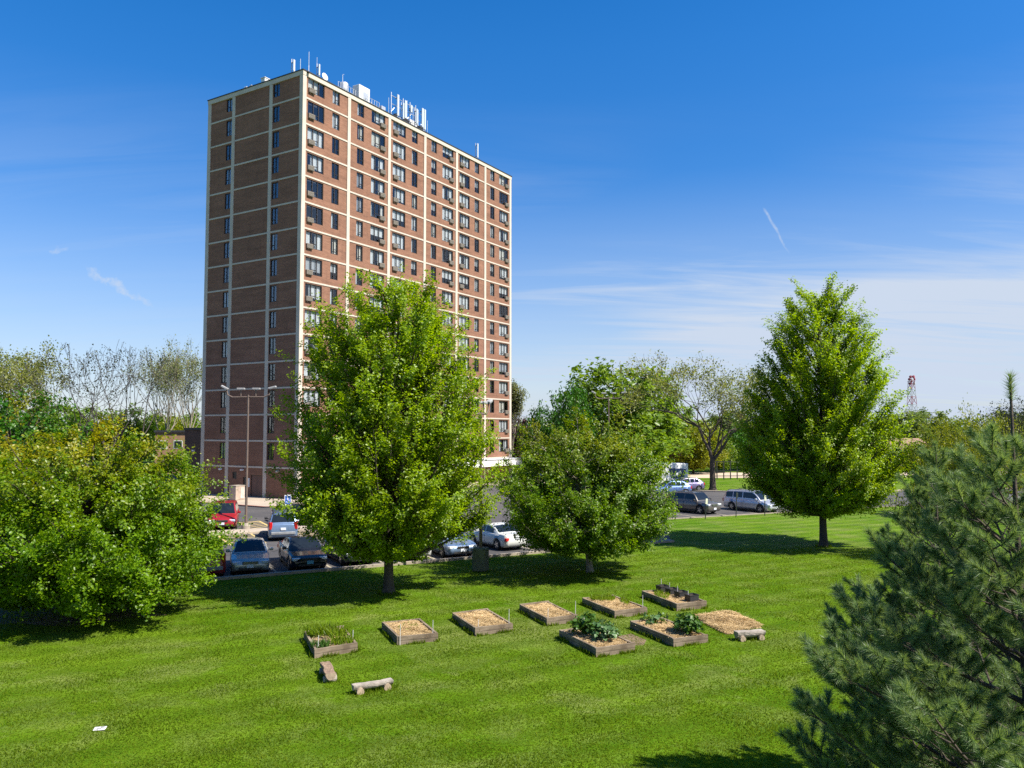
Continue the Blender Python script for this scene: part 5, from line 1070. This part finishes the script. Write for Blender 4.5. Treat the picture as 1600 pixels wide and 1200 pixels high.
def bed(fl, fr, bl, label, straw, seed, mound=.07, br=None):
    """timber frame; pixel positions of the ground corners"""
    a, b_, c = G(*fl).xy, G(*fr).xy, G(bl[0], bl[1], BH).xy
    ux = (b_ - a); w = ux.length; ux.normalize(); uy = Vector((-ux.y, ux.x)); ln = (c - a).dot(uy); sk = (c - a).dot(ux) / ln
    o = empty('garden_bed', (*a, 0), math.atan2(ux.y, ux.x), label, 'raised bed', 'raised garden beds'); rng = np.random.default_rng(seed); t_ = .075; o['size'] = 0.0; del o['size']
    Sx = lambda y: sk * y
    def plank(p, q, name, h=BH):
        p, q = Vector(p), Vector(q); d_ = (q - p).normalized(); n_ = Vector((-d_.y, d_.x)); b = MB(); poly = [p, q, q + n_ * t_, p + n_ * t_]; j = rng.normal(0, .008, 2)
        vs = [(v.x, v.y, 0) for v in poly] + [(v.x, v.y, h + j[0 if i in (0, 3) else 1]) for i, v in enumerate(poly)]
        b.add(vs, [(3, 2, 1, 0), (4, 5, 6, 7), (0, 1, 5, 4), (1, 2, 6, 5), (2, 3, 7, 6), (3, 0, 4, 7)]); ob = b.build(name, M_WOOD, o)
        return ob
    c0, c1, c2, c3 = (0, 0), (w, 0), (w + Sx(ln), ln), (Sx(ln), ln)
    plank((-.012, 0), (w + .012, 0), 'end_board'); plank((c2[0] + .012, c2[1]), (c3[0] - .012, c3[1]), 'end_board', BH + .004)
    kx = Sx(ln) / ln
    plank((w + kx * t_, t_), (w + kx * (ln - t_), ln - t_), 'side_board', BH - .006); plank((kx * (ln - t_), ln - t_), (kx * t_, t_), 'side_board', BH - .006)
    q = [(t_, t_), (w - t_, t_), (w - t_ + Sx(ln), ln - t_), (t_ + Sx(ln), ln - t_)]
    n_ = 14; vs = []
    for i in range(n_ + 1):
        for k in range(n_ + 1):
            u, v = k / n_, i / n_; x = (1 - v) * ((1 - u) * q[0][0] + u * q[1][0]) + v * ((1 - u) * q[3][0] + u * q[2][0]); y = (1 - v) * q[0][1] + v * q[2][1]
            vs.append((x, y, BH - .10 + mound * .8 * (math.sin(math.pi * u) * math.sin(math.pi * v)) ** .5 + rng.normal() * .012))
    b = MB(); b.add(vs, [(i * (n_ + 1) + k, i * (n_ + 1) + k + 1, (i + 1) * (n_ + 1) + k + 1, (i + 1) * (n_ + 1) + k) for i in range(n_) for k in range(n_)]); b.build('soil', M_STRAWB if straw > 1500 else M_SOIL, o, smooth=True)
    if straw: tag(link('straw', straw_mesh('straw', rng, q, BH - .09, straw, mound), o), kind='stuff')
    return o, w, ln, sk
def in_bed(bd_, u, v, z=BH - .06):
    o, w, ln, sk = bd_; return o.matrix_basis @ Vector((w * u + sk * ln * v, ln * v, z)) if False else Matrix.LocRotScale(o.location, o.rotation_euler, None) @ Vector((w * u + sk * ln * v, ln * v, z))
bA = bed((492, 1029), (558, 1018), (475, 986), 'bed crowded with grassy weeds, leftmost of the row', 700, 1)
bB = bed((621, 1008), (684, 1002), (597, 971), 'straw covered bed right of the weedy bed, two thin stakes', 5200, 2)
bC = bed((743, 994), (801, 986), (707, 957), 'straw covered bed third from the left, just left of the lamp base', 5200, 3)
bD = bed((855, 978), (902, 972), (812, 944), 'straw covered bed behind the big leafy squash bed', 4600, 4)
bE = bed((961, 966), (1011, 960), (910, 934), 'straw bed with a strip of grass growing at its back', 4200, 5)
bF = bed((1058, 955), (1104, 950), (1003, 923), 'bed holding a row of black crates, farthest of all', 1600, 6)
bG = bed((932, 1027), (992, 1018), (874, 984), 'nearest bed with a big spreading leafy squash', 3400, 7)
bH = bed((1053, 1011), (1106, 1004), (985, 970), 'bed with straw and one dark bushy plant at its front corner', 3800, 8)
# what grows in them
rng = np.random.default_rng(31)
def tufts(name, loc, n, rad, h, m_, label, cat='grass', wide_=(1, 1), lw=.02, rz=0):
    o = empty(name, loc, rz, label, cat); a = rng.uniform(0, 6.28, n); r_ = rad * rng.random(n) ** .5; P = np.stack([np.cos(a) * r_ * wide_[0], np.sin(a) * r_ * wide_[1], np.zeros(n)], 1)
    d_ = np.stack([rng.normal(0, .35, n), rng.normal(0, .35, n), np.ones(n)], 1) * (h * rng.uniform(.5, 1.1, n))[:, None]; w = np.stack([rng.normal(size=n), rng.normal(size=n), np.zeros(n)], 1); w /= np.linalg.norm(w, axis=1)[:, None]; w *= lw * .5
    m2 = P + d_ * .55 + np.stack([np.zeros(n), np.zeros(n), .02 * np.ones(n)], 1); V = np.stack([P - w, P + w, m2 + w * .8, m2 - w * .8, P + d_ + d_[:, [1, 0, 2]] * np.array([.3, -.3, 0])], 1).reshape(-1, 3); k = np.arange(n)[:, None] * 5
    F = np.concatenate([k + np.array([[0, 1, 2]]), k + np.array([[0, 2, 3]]), k + np.array([[3, 2, 4]])], 0); link('blades', np_mesh('blades', V, F, m_), o); return o
az_ = math.atan2(kdir.y, kdir.x)
for u, v, n, rd, h, lab in ((.30, .78, 420, .42, .55, 'tall grassy weeds at the back left of the weedy bed'), (.68, .62, 420, .42, .5, 'grassy weeds at the middle of the weedy bed'), (.72, .22, 420, .40, .32, 'low leafy weeds at the front right of the weedy bed'), (.18, .18, 260, .3, .3, 'low weeds at the front left corner of the weedy bed')): tufts('weeds', in_bed(bA, u, v), int(n * .55), rd, h * .75, M_WEED if h > .31 else M_SQD, lab, 'weeds', lw=.03)
tufts('weeds', in_bed(bE, .5, .84), 700, .5, .22, M_WEED, 'strip of fresh grass along the back of a straw bed', 'weeds', (1.0, .9), .02)
tufts('weeds', in_bed(bE, .86, .5), 260, .35, .2, M_WEED, 'thin grass along the right side of the same straw bed', 'weeds', (.4, 1.8), .02)
tufts('weeds', in_bed(bF, .25, .62), 260, .4, .22, M_WEED, 'thin grass beside the black crates', 'weeds', (.7, 1.6), .02)
tufts('seedlings', in_bed(bB, .5, .58), 70, .35, .12, M_WEED, 'few green seedlings in the straw right of the weedy bed', 'seedlings', (1, 1.4), .03)
fan_plant('squash_plant', in_bed(bG, .40, .66), rng, 120, .66, .50, .15, M_SQD, 'larger dark leafy squash clump at the back of the nearest bed', 'squash plant')
fan_plant('squash_plant', in_bed(bG, .62, .38), rng, 80, .5, .45, .155, M_SQ, 'paler broad leaved squash clump spilling to the front of the nearest bed', 'squash plant')
fan_plant('leafy_plant', in_bed(bH, .70, .20), rng, 150, .62, .48, .13, M_SQD, 'dark bushy plant hanging over the front corner of its bed', 'plant')
fan_plant('leafy_plant', in_bed(bH, .5, .80), rng, 22, .3, .5, .15, M_SQ, 'small pale sprawling plant at the back of the bed with a dark stake', 'plant')
def crate(p, label):
    o = empty('crate', p, az_, label, 'crate', 'black crates in the far bed'); w, l, h, t_ = .22, .17, .25, .015
    for x0, x1, y0, y1 in ((-w, w, -l, -l + t_), (-w, w, l - t_, l), (-w, -w + t_, -l + t_, l - t_), (w - t_, w, -l + t_, l - t_)): MB().box(x0, x1, y0, y1, 0, h).build('side', M_CRATE, o)
    MB().box(-w + t_, w - t_, -l + t_, l - t_, .0, .19).build('soil', M_SOIL, o); b = MB(); e = .012
    b.box(-w - e, w + e, -l - e, -l, h - .03, h + .003); b.box(-w - e, w + e, l, l + e, h - .03, h + .003); b.box(-w - e, -w, -l, l, h - .03, h + .002); b.box(w, w + e, -l, l, h - .03, h + .002); b.build('rim', M_CRATE, o)
for u, v, lab in ((.62, .90, 'black crate at the back end of the crate row'), (.66, .66, 'black crate second from the back of the row'), (.68, .42, 'black crate third from the back of the row'), (.72, .17, 'black crate at the front end of the crate row')): crate(in_bed(bF, u, v, BH - .04), lab)
for px, py, pt, lab, m_ in ((497, 1015, 987, 'pale stake at the left of the weedy bed', None), (551, 1004, 979, 'pale stake at the right of the weedy bed', None), (515, 982, 965, 'black stake at the back of the weedy bed', M_CRATE), (625, 999, 970, 'pale stake at the left of the straw bed beside the weedy one', None), (676, 992, 964, 'pale stake at the right of the straw bed beside the weedy one', None), (747, 982, 963, 'pale stake at the left of the third bed', None), (795, 977, 947, 'pale stake at the right corner of the third bed', None), (856, 968, 946, 'pale stake inside the bed behind the big squash', None), (899, 963, 935, 'taller pale stake right of the bed behind the big squash', None), (1004, 952, 926, 'pale stake at the right corner of the grassy backed straw bed', None), (1033, 921, 901, 'pale stake behind the backmost black crate', None), (1046, 922, 907, 'short pale stake second along the crate row', None), (1058.5, 934, 912, 'pale stake third along the crate row', None), (1075, 940, 919, 'pale stake at the front of the crate row', None), (1042, 980, 953, 'dark stake rising from the bed with the bushy plant', M_CRATE)): stake(px, py, pt, lab, m_)
# loose straw heap without a frame
q = [G(1135, 992), G(1192, 980), G(1142, 958), G(1080, 964)]; o = empty('straw_heap', q[0], 0, 'unframed heap of straw behind the log at the right end', 'straw heap'); ql = [(p.x - q[0].x, p.y - q[0].y) for p in q]
tag(link('straw', straw_mesh('straw', np.random.default_rng(77), ql, .04, 6500, .22), o), kind='stuff'); n_ = 16; vs = []; rr = random.Random(8)
for i in range(n_ + 1):
    for k in range(n_ + 1):
        u, v = k / n_, i / n_; x = (1 - v) * ((1 - u) * ql[0][0] + u * ql[1][0]) + v * ((1 - u) * ql[3][0] + u * ql[2][0]); y = (1 - v) * ((1 - u) * ql[0][1] + u * ql[1][1]) + v * ((1 - u) * ql[3][1] + u * ql[2][1]); e_ = (math.sin(math.pi * u) * math.sin(math.pi * v)) ** .5
        vs.append((x + rr.uniform(-.04, .04), y + rr.uniform(-.04, .04), -.02 + .22 * e_ * (.6 + .4 * math.sin(v * 9 + u * 7)) + rr.uniform(0, .03)))
MB().add(vs, [(i * (n_ + 1) + k, i * (n_ + 1) + k + 1, (i + 1) * (n_ + 1) + k + 1, (i + 1) * (n_ + 1) + k) for i in range(n_) for k in range(n_)]).build('mound', M_STRAWB, o, smooth=True)
for (u, v), lab in (((.2, .95), 'green weeds at the back left rim of the straw heap'), ((.9, .9), 'green weeds at the back right rim of the straw heap')):
    p = q[0].lerp(q[1], u).lerp(q[3].lerp(q[2], u), v); tufts('weeds', (p.x, p.y, .0), 60, .3, .2, M_WEED, lab, 'weeds', lw=.03)
# log benches
M_LOG = mat('grey_log', (.28, .245, .205), .95, noise=5, var=.3, bump=.7); M_LOGE = mat('log_end', (.34, .26, .18), .9, noise=9, var=.3); M_LOGB = mat('brown_log', (.22, .15, .10), .95, noise=6, var=.4, bump=.7)
def log_bench(p, q, r, label, m_, half=True):
    """split log lying on two short cross logs"""
    p, q = G(*p), G(*q); d_ = (q - p); L = d_.length; o = empty('log_bench', (p.x, p.y, 0), math.atan2(d_.y, d_.x), label, 'log bench', 'log benches on the lawn'); rr = random.Random(int(p.x * 100)); hz = .12
    n = 18; seg = 9; b = MB(); vs = []
    for i in range(seg + 1):
        for k in range(n):
            a = 2 * math.pi * k / n; rad_ = r * (1 + .06 * math.sin(3 * a + i * .6) + rr.uniform(-.03, .03)); z = math.sin(a) * rad_
            if half: z = min(z, r * .30 + rr.uniform(-.01, .01))
            vs.append((L * i / seg, math.cos(a) * rad_ + .02 * math.sin(i * .9), hz + r * .8 + z))
    b.add(vs, [(i * n + k, i * n + (k + 1) % n, (i + 1) * n + (k + 1) % n, (i + 1) * n + k) for i in range(seg) for k in range(n)]); b.build('seat_log', m_, o)
    MB().add(vs[:n], [tuple(range(n))]).build('cut_end', M_LOGE, o); MB().add(vs[-n:], [tuple(range(n))]).build('cut_end', M_LOGE, o)
    for f in (.16, .84): MB().tube([(L * f, -r * 1.25, .075), (L * f, r * 1.25, .075)], [.10, .095], 12).build('support_log', M_LOGE if m_ is M_LOG else M_LOG, o)
    return o
log_bench((517, 1068), (508, 1049), .145, 'brown log bench seen end on, below the weedy bed', M_LOGB)
log_bench((551, 1085), (613, 1075), .11, 'long grey log bench lying in front of the weedy bed', M_LOG)
log_bench((1150, 1001), (1193, 998), .155, 'short grey log bench in front of the straw heap', M_LOG)
# litter
g = G(156, 1140); o = empty('paper_card', (g.x, g.y, .02), R(14), 'white paper card with dark marks lying on the grass at lower left', 'card'); MB().cbox(-.13, .13, -.11, .11, 0, .012, .003).build('sheet', M_WHITE, o); b = MB(); b.box(-.07, .04, -.04, -.01, .0121, .016); b.box(.02, .09, .03, .07, .0121, .016); b.box(-.11, -.01, -.095, -.08, .0121, .016); b.build('print', M_TRIM, o)
# uncut tufts along boards, trunks and logs, with the rest of the blades
edges = []; rr = random.Random(12)
for bd_ in (bA, bB, bC, bD, bE, bF, bG, bH):
    cs = [in_bed(bd_, u, v, 0) for u, v in ((0, 0), (1, 0), (1, 1), (0, 1))]; mid_ = sum(cs, Vector()) / 4
    for k in range(4):
        p, q = cs[k], cs[(k + 1) % 4]; nrm = Vector(((q - p).y, -(q - p).x, 0)).normalized()
        for i in range(int((q - p).length * 170)):
            f = rr.random()
            if math.sin(f * 9 + k * 2 + bd_[1] * 40) + rr.uniform(-.8, .8) < -.1: continue
            c = p.lerp(q, f) + nrm * rr.uniform(.01, .12); edges.append((c.x, c.y))
for T_ in (T_MAPLE, T_RIGHT, T_MID, T_LEFT):
    for i in range(260):
        a = rr.uniform(0, 6.28); r_ = rr.uniform(.27, .5); edges.append((T_.location.x + math.cos(a) * r_, T_.location.y + math.sin(a) * r_))
for a_, b_ in (((517, 1068), (508, 1049)), ((551, 1085), (613, 1075)), ((1150, 1001), (1193, 998))):
    p, q = G(*a_), G(*b_)
    for i in range(260): c = p.lerp(q, rr.random()); edges.append((c.x + rr.gauss(0, .14), c.y + rr.gauss(0, .14)))
tag(link('grass', lawn_blades(480000, edges)), 'short green grass blades of the mown lawn', 'grass', kind='stuff')
